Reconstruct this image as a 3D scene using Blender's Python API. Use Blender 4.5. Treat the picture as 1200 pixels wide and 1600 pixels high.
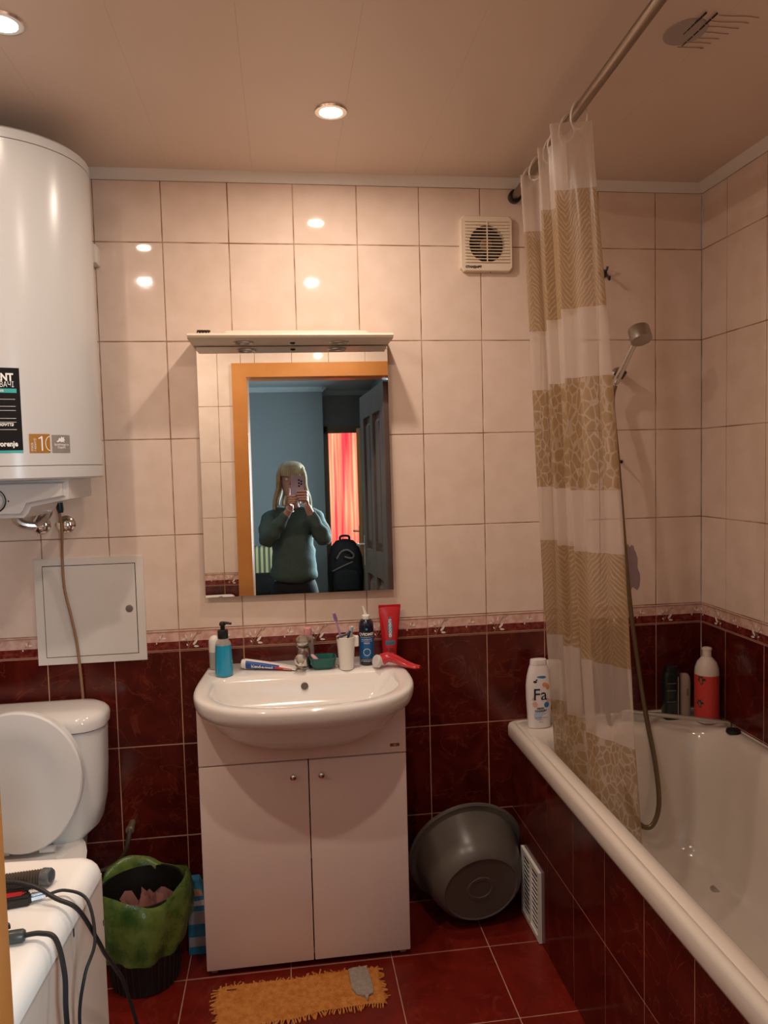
import bpy, bmesh, math, random
from mathutils import Vector, Matrix, Quaternion
random.seed(7)
R = math.radians
SC = bpy.context.scene
for o in list(bpy.data.objects): bpy.data.objects.remove(o)
C = SC.collection

# ---------------------------------------------------------------- camera
CAM = Vector((0.3452, -2.4051, 1.4734)); FPX = 1169.4
YAW, PITCH, ROLL = 0.1316, -0.0634, -0.0251
fwd = Vector((math.sin(YAW)*math.cos(PITCH), math.cos(YAW)*math.cos(PITCH), math.sin(PITCH)))
rt0 = Vector((math.cos(YAW), -math.sin(YAW), 0)); up0 = rt0.cross(fwd)
rt = rt0*math.cos(ROLL)+up0*math.sin(ROLL); up = -rt0*math.sin(ROLL)+up0*math.cos(ROLL)
cd = bpy.data.cameras.new('camera'); cam = bpy.data.objects.new('camera', cd); C.objects.link(cam)
cd.sensor_fit = 'VERTICAL'; cd.sensor_height = 36.0; cd.sensor_width = 27.0; cd.lens = 36.0*FPX/1600.0
cd.clip_start = 0.02; cd.clip_end = 60
m3 = Matrix((rt, up, -fwd)).transposed(); cam.matrix_world = Matrix.Translation(CAM) @ m3.to_4x4()
SC.camera = cam
# ---------------------------------------------------------------- world, exposure
SC.view_settings.view_transform = 'Standard'; SC.view_settings.look = 'None'
SC.view_settings.gamma = 1.0; SC.view_settings.use_curve_mapping = False
SC.view_settings.exposure = 0.20
w = bpy.data.worlds.new('world'); SC.world = w; w.use_nodes = True
w.node_tree.nodes['Background'].inputs[0].default_value = (0.55, 0.75, 1.0, 1)
w.node_tree.nodes['Background'].inputs[1].default_value = 0.8
# daylight falling through the hall window and through the window of the far room
def area(name, loc, size, sy, direction, power, col):
    l = bpy.data.lights.new(name, 'AREA'); l.shape = 'RECTANGLE'; l.size = size; l.size_y = sy; l.energy = power; l.color = col
    o = bpy.data.objects.new(name, l); C.objects.link(o); o.location = loc
    o.rotation_euler = Vector(direction).to_track_quat('-Z', 'Y').to_euler(); return o
area('hall_daylight', (1.15, -3.32, 1.45), 0.72, 1.2, (-1, 0.30, 0), 84, (0.76, 0.92, 1.0))
area('room_daylight', (0.75, -7.8, 1.5), 1.3, 1.8, (0, 1, 0), 40, (1.0, 0.86, 0.74))
SPOT_POWER = 6.0

# ---------------------------------------------------------------- materials
MATS = {}
def mat(name, col, rough=0.5, metal=0.0, col2=None, nscale=8.0, ndet=4.0, ramp=(0.35, 0.65), bump=0.0, bscale=60.0,
        coat=0.0, emit=None, alpha=1.0, trans=0.0, spec=0.5, sss=0.0, ior=1.45):
    if name in MATS: return MATS[name]
    m = bpy.data.materials.new(name); m.use_nodes = True; nt = m.node_tree; b = nt.nodes['Principled BSDF']
    c4 = lambda c: (c[0], c[1], c[2], 1)
    b.inputs['Base Color'].default_value = c4(col); b.inputs['Roughness'].default_value = rough; b.inputs['Metallic'].default_value = metal
    b.inputs['Coat Weight'].default_value = coat; b.inputs['Coat Roughness'].default_value = 0.06
    b.inputs['Alpha'].default_value = alpha; b.inputs['Transmission Weight'].default_value = trans
    b.inputs['Specular IOR Level'].default_value = spec; b.inputs['IOR'].default_value = ior
    if sss: b.inputs['Subsurface Weight'].default_value = sss; b.inputs['Subsurface Radius'].default_value = (0.01, 0.005, 0.003)
    if emit: b.inputs['Emission Color'].default_value = c4(emit[0]); b.inputs['Emission Strength'].default_value = emit[1]
    if col2 or bump:
        tc = nt.nodes.new('ShaderNodeNewGeometry')
        if col2:
            n = nt.nodes.new('ShaderNodeTexNoise'); n.inputs['Scale'].default_value = nscale; n.inputs['Detail'].default_value = ndet
            nt.links.new(tc.outputs['Position'], n.inputs['Vector'])
            r = nt.nodes.new('ShaderNodeValToRGB'); r.color_ramp.elements[0].position = ramp[0]; r.color_ramp.elements[1].position = ramp[1]
            r.color_ramp.elements[0].color = c4(col); r.color_ramp.elements[1].color = c4(col2)
            nt.links.new(n.outputs['Fac'], r.inputs[0]); nt.links.new(r.outputs[0], b.inputs['Base Color'])
        if bump:
            n2 = nt.nodes.new('ShaderNodeTexNoise'); n2.inputs['Scale'].default_value = bscale; n2.inputs['Detail'].default_value = 3
            nt.links.new(tc.outputs['Position'], n2.inputs['Vector'])
            bp = nt.nodes.new('ShaderNodeBump'); bp.inputs['Strength'].default_value = bump; bp.inputs['Distance'].default_value = 0.004
            nt.links.new(n2.outputs['Fac'], bp.inputs['Height']); nt.links.new(bp.outputs[0], b.inputs['Normal'])
    MATS[name] = m; return m

white_tile = mat('white_tile', (0.75, 0.60, 0.50), 0.05, col2=(0.80, 0.65, 0.56), nscale=14, bump=0.025, bscale=25)
def red_tile_mat(name, base, mid, vein, rough):
    m = mat(name, base, rough); nt = m.node_tree; b = nt.nodes['Principled BSDF']; g = nt.nodes.new('ShaderNodeNewGeometry')
    n1 = nt.nodes.new('ShaderNodeTexNoise'); n1.inputs['Scale'].default_value = 9; n1.inputs['Detail'].default_value = 6; n1.inputs['Distortion'].default_value = 1.2
    r1 = nt.nodes.new('ShaderNodeValToRGB'); e = r1.color_ramp.elements; e[0].position = 0.35; e[1].position = 0.7
    e[0].color = (*base, 1); e[1].color = (*mid, 1)
    n2 = nt.nodes.new('ShaderNodeTexNoise'); n2.inputs['Scale'].default_value = 6; n2.inputs['Detail'].default_value = 5; n2.inputs['Distortion'].default_value = 2.0
    r2 = nt.nodes.new('ShaderNodeValToRGB'); e = r2.color_ramp.elements; e[0].position = 0.485; e[1].position = 0.5
    e[0].color = (0, 0, 0, 1); e[1].color = (0.55, 0.55, 0.55, 1); x = e.new(0.515); x.color = (0, 0, 0, 1)
    mx = nt.nodes.new('ShaderNodeMixRGB'); mx.inputs[2].default_value = (*vein, 1)
    for n in (n1, n2): nt.links.new(g.outputs['Position'], n.inputs['Vector'])
    nt.links.new(n1.outputs['Fac'], r1.inputs[0]); nt.links.new(n2.outputs['Fac'], r2.inputs[0])
    nt.links.new(r2.outputs[0], mx.inputs[0]); nt.links.new(r1.outputs[0], mx.inputs[1]); nt.links.new(mx.outputs[0], b.inputs['Base Color'])
    return m
red_tile = red_tile_mat('red_tile', (0.060, 0.0055, 0.0035), (0.115, 0.012, 0.007), (0.19, 0.040, 0.020), 0.16)
floor_tile = red_tile_mat('floor_tile', (0.150, 0.009, 0.005), (0.22, 0.016, 0.009), (0.25, 0.04, 0.02), 0.30)
border_pink = mat('border_pink', (0.62, 0.36, 0.30), 0.25, col2=(0.74, 0.52, 0.45), nscale=45, ramp=(0.4, 0.6))
border_red = mat('border_red', (0.115, 0.013, 0.009), 0.25, col2=(0.26, 0.05, 0.035), nscale=70, ramp=(0.4, 0.7))
leaf_white = mat('leaf_white', (0.80, 0.74, 0.68), 0.3)
sprig_brown = mat('sprig_brown', (0.33, 0.20, 0.14), 0.4)
border_line = mat('border_line', (0.40, 0.24, 0.17), 0.35)
grout_white = mat('grout_white', (0.24, 0.12, 0.06), 0.9, col2=(0.50, 0.36, 0.27), nscale=11, ramp=(0.42, 0.62))
grout_red = mat('grout_red', (0.50, 0.27, 0.17), 0.9, col2=(0.62, 0.36, 0.24), nscale=20)
ceil_mat = mat('ceiling_panel', (0.68, 0.555, 0.465), 0.26, col2=(0.70, 0.575, 0.485), nscale=3, bump=0.03, bscale=6)
trim_mat = mat('cornice', (0.78, 0.75, 0.72), 0.35)
heater_mat = mat('heater_enamel', (0.57, 0.56, 0.55), 0.25)
ceramic = mat('ceramic', (0.86, 0.83, 0.79), 0.10, coat=0.3)
seat_plastic = mat('seat_plastic', (0.87, 0.85, 0.82), 0.28)
cab_white = mat('cabinet_white', (0.90, 0.76, 0.69), 0.35)
white_plastic = mat('white_plastic', (0.82, 0.79, 0.74), 0.35)
cream_plastic = mat('cream_plastic', (0.76, 0.66, 0.54), 0.35)
metal_white = mat('white_painted_metal', (0.74, 0.71, 0.67), 0.45, col2=(0.70, 0.66, 0.61), nscale=6)
chrome = mat('chrome', (0.75, 0.72, 0.68), 0.12, 1.0)
chrome_dull = mat('dull_chrome', (0.52, 0.49, 0.45), 0.28, 1.0, col2=(0.68, 0.65, 0.62), nscale=40)
steel_brush = mat('brushed_steel', (0.50, 0.47, 0.43), 0.36, 1.0)
black_plastic = mat('black_plastic', (0.012, 0.012, 0.013), 0.35)
black_rubber = mat('black_rubber', (0.010, 0.010, 0.010), 0.55)
dark_gap = mat('dark_gap', (0.004, 0.004, 0.004), 0.9)
mirror_mat = mat('mirror_glass', (0.86, 0.88, 0.86), 0.0, 1.0)
glass_edge = mat('glass_edge', (0.10, 0.12, 0.11), 0.2)
wood = mat('orange_wood', (0.52, 0.20, 0.045), 0.38, col2=(0.60, 0.25, 0.065), nscale=6)
tub_mat = mat('tub_enamel', (0.74, 0.66, 0.58), 0.13, coat=0.2)

# ---------------------------------------------------------------- geometry helpers
ORG = {}
def link(o): C.objects.link(o); return o
def obj(name, bm, m, parent=None, smooth=35, org=None, label=None, kind=None):
    """one mesh object; vertices are given in the frame of the world (or of a rotated thing) and moved to the thing's base"""
    off = Vector(org) if org is not None else (ORG.get(parent.name, Vector()) if parent else Vector())
    if off.length: bmesh.ops.translate(bm, vec=-off, verts=bm.verts)
    me = bpy.data.meshes.new(name); bm.to_mesh(me); bm.free()
    if smooth:
        for p in me.polygons: p.use_smooth = True
        me.set_sharp_from_angle(angle=R(smooth))
    ms = m if isinstance(m, (list, tuple)) else [m]
    for x in ms: me.materials.append(x)
    o = bpy.data.objects.new(name, me); link(o)
    if parent: o.parent = parent; ORG[o.name] = off
    elif org is not None: o.location = org
    if label: o['label'] = label
    if kind: o['kind'] = kind
    return o
def tag(o, label, cat, group=None):
    o['label'] = label; o['category'] = cat
    if group: o['group'] = group
    return o
def thing(name, label, cat, loc, group=None, rot=None):
    o = bpy.data.objects.new(name, None); link(o); o.empty_display_size = 0.05
    o.location = loc
    if rot is None: ORG[o.name] = Vector(loc)
    else: o.rotation_euler = rot; ORG[o.name] = Vector()       # rotated things are built in their own frame
    return tag(o, label, cat, group)
def struct(o): o['kind'] = 'structure'; return o
def nb(): return bmesh.new()
def box(lo, hi, bev=0.0, seg=2, bm=None):
    bm2 = nb(); bmesh.ops.create_cube(bm2, size=1)
    s = [hi[i]-lo[i] for i in range(3)]; c = [(hi[i]+lo[i])/2 for i in range(3)]
    for v in bm2.verts: v.co = Vector((v.co[i]*s[i]+c[i] for i in range(3)))
    if bev: bmesh.ops.bevel(bm2, geom=list(bm2.edges), offset=bev, segments=seg, affect='EDGES', profile=0.5)
    return merge(bm, bm2)
def merge(bm, bm2):
    if bm is None: return bm2
    me = bpy.data.meshes.new('t'); bm2.to_mesh(me); bm2.free(); bm.from_mesh(me); bpy.data.meshes.remove(me); return bm
def loft(rings, cap0=True, cap1=True, closed=True, bm=None):
    bm = bm or nb(); vs = [[bm.verts.new(p) for p in r] for r in rings]; n = len(rings[0])
    for a, b in zip(vs, vs[1:]):
        for i in range(n if closed else n-1):
            j = (i+1) % n
            try: bm.faces.new((a[i], a[j], b[j], b[i]))
            except ValueError: pass
    if closed:
        if cap0: bm.faces.new(list(reversed(vs[0])))
        if cap1: bm.faces.new(vs[-1])
    return bm
def fix(bm): bmesh.ops.recalc_face_normals(bm, faces=bm.faces); return bm
def frame(ax):
    ax = Vector(ax).normalized(); h = Vector((0, 0, 1)) if abs(ax.z) < 0.9 else Vector((1, 0, 0))
    u = ax.cross(h).normalized(); return ax, u, ax.cross(u).normalized()
def lathe(prof, base=(0, 0, 0), axis=(0, 0, 1), seg=24, bm=None, cap0=True, cap1=True, sx=1.0, sy=1.0):
    ax, u, v = frame(axis) if tuple(axis) != (0, 0, 1) else (Vector((0, 0, 1)), Vector((1, 0, 0)), Vector((0, 1, 0)))
    b = Vector(base)
    rings = [[b+ax*z+u*(r*sx*math.cos(2*math.pi*i/seg))+v*(r*sy*math.sin(2*math.pi*i/seg)) for i in range(seg)] for r, z in prof]
    return fix(loft(rings, cap0, cap1, bm=bm))
def cyl(p0, p1, r0, r1=None, seg=16, bm=None):
    p0 = Vector(p0); d = Vector(p1)-p0
    return lathe([(r0, 0), (r0 if r1 is None else r1, d.length)], p0, d.normalized(), seg, bm)
def cat_rom(pts, n=8, closed=False):
    P = [Vector(p) for p in pts]; out = []; N = len(P)
    for i in range(N if closed else N-1):
        g = (lambda k: P[k % N]) if closed else (lambda k: P[max(0, min(N-1, k))])
        a, b, c, d = g(i-1), g(i), g(i+1), g(i+2)
        for k in range(n):
            t = k/n; out.append(0.5*((2*b)+(c-a)*t+(2*a-5*b+4*c-d)*t*t+(3*b-a-3*c+d)*t**3))
    if not closed: out.append(P[-1])
    return out
def tube(pts, r, seg=8, n=8, bm=None, rads=None, sm=True):
    P = cat_rom(pts, n) if sm else [Vector(p) for p in pts]; rings = []; u = None
    for i, p in enumerate(P):
        t = (P[min(i+1, len(P)-1)]-P[max(i-1, 0)]).normalized()
        if u is None: u = frame(t)[1]
        u = (u-t*u.dot(t)).normalized(); v = t.cross(u)
        rr = r if rads is None else rads[0]+(rads[1]-rads[0])*i/(len(P)-1)
        rings.append([p+u*(rr*math.cos(2*math.pi*k/seg))+v*(rr*math.sin(2*math.pi*k/seg)) for k in range(seg)])
    return fix(loft(rings, bm=bm))
def prism(poly, f0, f1, bm=None):                      # f maps a 2D point to 3D
    return fix(loft([[Vector(f0(*p)) for p in poly], [Vector(f1(*p)) for p in poly]], bm=bm))
def rrect(x0, x1, y0, y1, z, r, n=6):
    pts = []
    for cx, cy, a in ((x1-r, y1-r, 0), (x0+r, y1-r, 90), (x0+r, y0+r, 180), (x1-r, y0+r, 270)):
        for k in range(n+1): t = R(a+90*k/n); pts.append(Vector((cx+r*math.cos(t), cy+r*math.sin(t), z)))
    return pts
def sphere(c, r, sx=1, sy=1, sz=1, seg=16, bm=None):
    prof = [(max(1e-4, math.sin(math.pi*i/(seg//2)))*r, -math.cos(math.pi*i/(seg//2))*r*sz) for i in range(seg//2+1)]
    return lathe(prof, c, (0, 0, 1), seg, bm, sx=sx, sy=sy)
def text_bm(s, size, f, align='CENTER', bold=0.0, sub=0, sx=1.0):
    cu = bpy.data.curves.new('t', 'FONT'); cu.body = s; cu.size = size; cu.align_x = align; cu.resolution_u = 2; cu.offset = bold
    o = bpy.data.objects.new('t', cu); link(o); dg = bpy.context.evaluated_depsgraph_get(); dg.update()
    me = bpy.data.meshes.new_from_object(o.evaluated_get(dg)); bm = nb(); bm.from_mesh(me)
    bpy.data.objects.remove(o); bpy.data.curves.remove(cu); bpy.data.meshes.remove(me)
    bmesh.ops.triangulate(bm, faces=bm.faces)
    for v in bm.verts: v.co = Vector(f(v.co.x*sx, v.co.y))
    return bm
def patch(f, u0, u1, v0, v1, nu=8, nv=1, bm=None):
    bm = bm or nb(); g = [[bm.verts.new(f(u0+(u1-u0)*i/nu, v0+(v1-v0)*j/nv)) for i in range(nu+1)] for j in range(nv+1)]
    for j in range(nv):
        for i in range(nu): bm.faces.new((g[j][i], g[j][i+1], g[j+1][i+1], g[j+1][i]))
    return bm
def polyface(pts, f, bm=None):
    bm = bm or nb(); bm.faces.new([bm.verts.new(f(*p)) for p in pts]); return bm

# ---------------------------------------------------------------- room shell
XL, XR, YF, ZC = -0.72, 1.766, -1.75, 2.378
ZB, ZBT = 0.9, 0.9685                                   # red tiles end at ZB, border ends at ZBT
J = 0.0028
def slab(name, lo, hi, m): return struct(obj(name, box(lo, hi), m, smooth=0))
# walls: grout bed in two heights (pale grout below the border, dark grout above), tiles set proud of it
def tiled_wall(name, o, u, nrm, u0, u1, joints, zmin, zmax, holes=(), thick=0.10):
    """o: origin of the finished face; u: horizontal direction; nrm: direction into the room"""
    o, u, nrm = Vector(o), Vector(u), Vector(nrm)
    P = lambda a, z, d: o+u*a+Vector((0, 0, z))+nrm*d
    def blk(a0, a1, z0, z1, d0, d1, bev=0.0, bm=None):
        p, q = P(a0, z0, d0), P(a1, z1, d1)
        return box([min(p[i], q[i]) for i in range(3)], [max(p[i], q[i]) for i in range(3)], bev, 1, bm)
    bed = nb()
    segs = [(u0, u1, zmin, zmax)]
    for h in holes:                                      # cut the bed around door openings
        new = []
        for a0, a1, z0, z1 in segs:
            if h[0] > a0: new.append((a0, min(h[0], a1), z0, z1))
            if h[1] < a1: new.append((max(h[1], a0), a1, z0, z1))
            if h[3] < z1: new.append((max(a0, h[0]), min(a1, h[1]), h[3], z1))
        segs = new
    for a0, a1, z0, z1 in segs:
        if z0 < ZBT-0.01: blk(a0, a1, z0, min(z1, ZBT-0.002), -thick, -0.0013, 0, bed)
    for f in bed.faces: f.material_index = 1
    for a0, a1, z0, z1 in segs:
        if z1 > ZBT: 
            b2 = blk(a0, a1, max(z0, ZBT-0.002), z1, -thick, -0.0013); merge(bed, b2)
    for f in bed.faces: f.material_index = 1 if f.calc_center_median().z < ZBT-0.01 else 0
    wall = struct(obj(name, bed, [grout_white, grout_red], smooth=0))
    rows = [(0.0, 0.3, 'r'), (0.3, 0.6, 'r'), (0.6, 0.9, 'r'), (ZB, ZBT, 'b')] + [(ZBT+0.3*k, ZBT+0.3*k+0.3, 'w') for k in range(5)]
    js = [u0]+[j for j in joints if u0+0.01 < j < u1-0.01]+[u1]
    cache = {}
    for z0, z1, kind in rows:
        z0, z1 = max(z0, zmin), min(z1, zmax)
        if z1-z0 < 0.02: continue
        for a0, a1 in zip(js, js[1:]):
            pieces = [(a0, a1, z0, z1)]
            for h in holes:
                np_ = []
                for (p0, p1, q0, q1) in pieces:
                    if p1 <= h[0] or p0 >= h[1] or q0 >= h[3]: np_.append((p0, p1, q0, q1)); continue
                    if p0 < h[0]-0.01: np_.append((p0, h[0], q0, q1))
                    if p1 > h[1]+0.01: np_.append((h[1], p1, q0, q1))
                    if q1 > h[3]+0.01: np_.append((max(p0, h[0]), min(p1, h[1]), h[3], q1))
                pieces = np_
            for (p0, p1, q0, q1) in pieces:
                key = (kind, round(p1-p0, 4), round(q1-q0, 4))
                ctr = P((p0+p1)/2, (q0+q1)/2, 0)
                wd, ht = (p1-p0-J)/2, (q1-q0-J)/2
                nm = {'r': 'red_tile', 'w': 'white_tile', 'b': 'border_tile'}[kind]
                mm = {'r': red_tile, 'w': white_tile, 'b': border_pink}[kind]
                if key not in cache:
                    bm = nb(); L = lambda a, z, d: u*a+Vector((0, 0, z))+nrm*d
                    p, q = L(-wd, -ht, -0.007), L(wd, ht, 0)
                    bm = box([min(p[i], q[i]) for i in range(3)], [max(p[i], q[i]) for i in range(3)], 0.0012, 1)
                    me = bpy.data.meshes.new(nm); bm.to_mesh(me); bm.free(); me.materials.append(mm)
                    for pl in me.polygons: pl.use_smooth = True
                    me.set_sharp_from_angle(angle=R(25))
                    subs = []
                    if kind == 'b':
                        b2 = nb(); p, q = L(-wd, -ht, -0.005), L(wd, -ht+0.030, 0.0006)
                        b2 = box([min(p[i], q[i]) for i in range(3)], [max(p[i], q[i]) for i in range(3)], 0.0004, 1)
                        b2m = bpy.data.meshes.new('band'); b2.to_mesh(b2m); b2.free(); b2m.materials.append(border_red); subs.append(('band', b2m))
                        b3 = nb()
                        for zz in (-ht+0.003, ht-0.004):
                            p, q = L(-wd, zz-0.0012, -0.004), L(wd, zz+0.0012, 0.0012)
                            box([min(p[i], q[i]) for i in range(3)], [max(p[i], q[i]) for i in range(3)], 0, 1, b3)
                        b3m = bpy.data.meshes.new('edge_line'); b3.to_mesh(b3m); b3.free(); b3m.materials.append(border_line); subs.append(('edge_line', b3m))
                        if wd > 0.06:
                            b4 = nb()
                            def leaf(a, z, l, wdt, ang, mi=0):
                                n0 = len(b4.faces); ca, sa = math.cos(ang), math.sin(ang); pts = []
                                for k in range(8):
                                    t = 2*math.pi*k/8; x = math.cos(t)*l/2; y = math.sin(t)*wdt/2*(1-0.25*math.cos(t))
                                    pts.append((a+x*ca-y*sa, z+x*sa+y*ca))
                                prism(pts, lambda x, y: L(x, y, 0), lambda x, y: L(x, y, 0.0018), b4)
                                b4.faces.ensure_lookup_table()
                                for f in b4.faces[n0:]: f.material_index = mi
                            def stem(pts):
                                n0 = len(b4.faces); tube([L(a, z, 0.001) for a, z in pts], 0.0008, 4, 4, b4); b4.faces.ensure_lookup_table()
                                for f in b4.faces[n0:]: f.material_index = 1
                            x0 = -wd+0.026
                            stem([(x0-0.002, -ht+0.005), (x0+0.006, -0.012), (x0+0.018, 0.006), (x0+0.032, 0.026)]); stem([(x0+0.004, -0.014), (x0-0.004, 0.0), (x0-0.006, 0.008)])
                            stem([(x0+0.025, 0.018), (x0+0.036, 0.020), (x0+0.042, 0.026)])
                            leaf(x0+0.022, -0.008, 0.022, 0.0075, 0.85); leaf(x0+0.025, -0.021, 0.016, 0.0065, -0.1); leaf(x0-0.006, 0.011, 0.015, 0.005, 1.9)
                            leaf(x0-0.014, 0.002, 0.011, 0.0042, 0.2); leaf(x0+0.011, 0.014, 0.013, 0.005, 1.4); leaf(x0-0.003, -0.015, 0.008, 0.0045, 2.0)
                            x1 = x0+0.115
                            leaf(x1, 0.012, 0.011, 0.004, 1.8); leaf(x1+0.011, 0.008, 0.012, 0.005, 0.1); leaf(x1-0.012, -0.006, 0.006, 0.004, 1.5)
                            stem([(x1-0.006, 0.002), (x1+0.004, 0.012), (x1+0.008, 0.022)])
                            b4m = bpy.data.meshes.new('leaf_sprig'); b4.to_mesh(b4m); b4.free(); b4m.materials.append(leaf_white); b4m.materials.append(sprig_brown); subs.append(('leaf_sprig', b4m))
                    cache[key] = (me, subs)
                me, subs = cache[key]
                t = bpy.data.objects.new(nm, me); link(t); t.parent = wall; t.location = ctr
                t.rotation_euler = (random.gauss(0, 0.0014), random.gauss(0, 0.0006), random.gauss(0, 0.0016))
                for sn, sm in subs:
                    s = bpy.data.objects.new(sn, sm); link(s); s.parent = t
    return wall
wall_back = tiled_wall('wall_back', (0, 0, 0), (1, 0, 0), (0, -1, 0), XL, XR, [0.2*k for k in range(-4, 9)], 0, 2.353)
wall_right = tiled_wall('wall_right', (XR, 0, 0), (0, 1, 0), (-1, 0, 0), YF, 0.0, [-0.143-0.2*k for k in range(8, -1, -1)], 0, 2.353)
DX0, DX1, DZ = 0.095, 0.875, 2.020
wall_front = tiled_wall('wall_front', (0, YF, 0), (1, 0, 0), (0, 1, 0), XL, XR, [-0.66+0.2*k for k in range(0, 13)], 0, 2.353, holes=[(DX0-0.03, DX1+0.03, 0, DZ+0.03)], thick=0.12)
wall_left = tiled_wall('wall_left', (XL, 0, 0), (0, 1, 0), (1, 0, 0), YF, 0.0, [-0.12-0.2*k for k in range(8, -1, -1)], 0, 2.353)
slab('wall_back_core', (XL-0.1, 0.1, 0), (XR+0.1, 0.2, ZC+0.1), grout_white)
# floor with tiles
fl = struct(obj('floor', box((XL-0.1, YF-0.0, -0.10), (XR+0.1, 0.1, -0.0015)), grout_red, smooth=0))
fx = [XL]+[0.018+0.3*k for k in range(-2, 6)]+[XR]; fy = [0.0]+[-0.268-0.3*k for k in range(0, 5)]+[YF]
cache = {}
for a0, a1 in zip(fx, fx[1:]):
    for b1, b0 in zip(fy, fy[1:]):
        if a0 > 1.1: continue
        key = (round(a1-a0, 4), round(b1-b0, 4))
        if key not in cache:
            wd, ht = (key[0]-0.003)/2, (key[1]-0.003)/2
            bm = box((-wd, -ht, -0.008), (wd, ht, 0), 0.0012, 1); me = bpy.data.meshes.new('floor_tile'); bm.to_mesh(me); bm.free(); me.materials.append(floor_tile); cache[key] = me
        t = bpy.data.objects.new('floor_tile', cache[key]); link(t); t.parent = fl; t.location = ((a0+a1)/2, (b0+b1)/2, 0)
# ceiling of long plastic panels
cl = struct(obj('ceiling', box((XL-0.1, YF-0.12, ZC+0.004), (XR+0.1, 0.1, ZC+0.1)), mat('ceiling_gap', (0.66, 0.54, 0.45), 0.4), smooth=0))
x = XL
while x < XR:
    x1 = min(x+0.25, XR)
    o = obj('ceiling_panel', box((x+0.0001, YF, ZC), (x1-0.0001, 0, ZC+0.008), 0.0002, 1), ceil_mat, cl); x = x1
# cornice
def cornice(name, p0, p1, into):
    p0, p1, n = Vector(p0), Vector(p1), Vector(into); Z = Vector((0, 0, 1))
    prof = [(0, 0), (0.004, 0), (0.007, 0.004), (0.010, 0.006), (0.017, 0.013), (0.022, 0.019), (0.026, 0.022), (0.028, 0.026), (0, 0.026)]
    return struct(obj(name, fix(loft([[p+n*d+Z*(2.352+h) for d, h in prof] for p in (p0, p1)])), trim_mat))
cornice('trim_1', (XL, 0, 0), (XR, 0, 0), (0, -1, 0)); cornice('trim_2', (XR, 0, 0), (XR, YF, 0), (-1, 0, 0))
cornice('trim_3', (XL, YF, 0), (XR, YF, 0), (0, 1, 0)); cornice('trim_4', (XL, 0, 0), (XL, YF, 0), (1, 0, 0))

# door frame of the bathroom: jambs, head and casings of orange wood
df = struct(bpy.data.objects.new('door_1', None)); link(df); df.location = (DX0, YF, 0); ORG['door_1'] = Vector((DX0, YF, 0))
YH = YF-0.12
for a, b in ((DX0-0.03, DX0), (DX1, DX1+0.03)): obj('jamb', box((a, YH-0.012, 0), (b, YF+0.012, DZ), 0.002), wood, df)
obj('jamb_head', box((DX0-0.03, YH-0.012, DZ), (DX1+0.03, YF+0.012, DZ+0.03), 0.002), wood, df)
for yy0, yy1 in ((YF+0.001, YF+0.015), (YH-0.015, YH-0.001)):
    cw = 0.078
    obj('casing', prism([(DX0-cw, 0), (DX0-0.002, 0), (DX0-0.002, DZ+0.002), (DX0-cw, DZ+cw)], lambda x, z: (x, yy0, z), lambda x, z: (x, yy1, z)), wood, df)
    obj('casing', prism([(DX1+cw, 0), (DX1+0.002, 0), (DX1+0.002, DZ+0.002), (DX1+cw, DZ+cw)], lambda x, z: (x, yy0, z), lambda x, z: (x, yy1, z)), wood, df)
    obj('casing', prism([(DX0-cw, DZ+cw), (DX0-0.002, DZ+0.002), (DX1+0.002, DZ+0.002), (DX1+cw, DZ+cw)], lambda x, z: (x, yy0, z), lambda x, z: (x, yy1, z)), wood, df)

# hall behind the camera (seen in the mirror)
hall_paint = mat('hall_paint', (0.18, 0.205, 0.215), 0.7); hall_dark = mat('recess_paint', (0.17, 0.17, 0.165), 0.7)
hall_ceil = mat('hall_ceiling', (0.36, 0.41, 0.43), 0.7); hall_floor_m = mat('hall_laminate', (0.20, 0.11, 0.06), 0.4, col2=(0.25, 0.14, 0.08), nscale=5)
HX0, HX1, HZ = -1.7, 1.02, 2.42
slab('floor_hall', (HX0-0.2, -8.1, -0.10), (HX1+0.9, YF, -0.001), hall_floor_m)
slab('ceiling_hall', (HX0-0.2, -8.1, HZ), (HX1+0.9, YH, HZ+0.1), hall_ceil)
slab('wall_hall_front', (HX0, YH-0.0005, 0), (XL, YH+0.1, HZ), hall_paint)
slab('wall_hall_far', (HX0, -5.4, 0), (0.546, -5.0, HZ), hall_paint)
b = box((0.546, -5.4, 0), (0.575, -5.3, HZ)); box((0.98, -5.4, 0), (HX1+0.1, -5.3, HZ), 0, 1, b); box((0.575, -5.4, 2.03), (0.98, -5.3, HZ), 0, 1, b)
struct(obj('wall_hall_recess', b, hall_dark, smooth=0))
slab('wall_hall_left', (HX0-0.1, -5.4, 0), (HX0, YH, HZ), hall_paint)
b = box((HX1, -5.3, 0), (HX1+0.1, YH, 0.85)); box((HX1, -5.3, 2.05), (HX1+0.1, YH, HZ), 0, 1, b); box((HX1, -5.3, 0.85), (HX1+0.1, -3.75, 2.05), 0, 1, b); box((HX1, -2.9, 0.85), (HX1+0.1, YH, 2.05), 0, 1, b)
struct(obj('wall_hall_right', b, hall_paint, smooth=0))
for nm, p0, p1, n in (('trim_5', (HX0, -5.0, 0.068), (0.546, -5.0, 0.068), (0, 1, 0)), ('trim_6', (0.546, -5.3, 0.068), (HX1, -5.3, 0.068), (0, 1, 0)), ('trim_7', (0.546, -5.3, 0.068), (0.546, -5.0, 0.068), (1, 0, 0))):
    p0, p1, n = Vector(p0), Vector(p1), Vector(n); prof = [(0, -0.045), (0.01, -0.043), (0.02, -0.03), (0.035, -0.018), (0.042, -0.004), (0.042, 0), (0, 0)]
    struct(obj(nm, fix(loft([[Vector((p.x, p.y, HZ+h))+n*d for d, h in prof] for p in (p0, p1)])), hall_ceil))
wx0, wx1 = HX1+0.05, HX1+0.10
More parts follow.
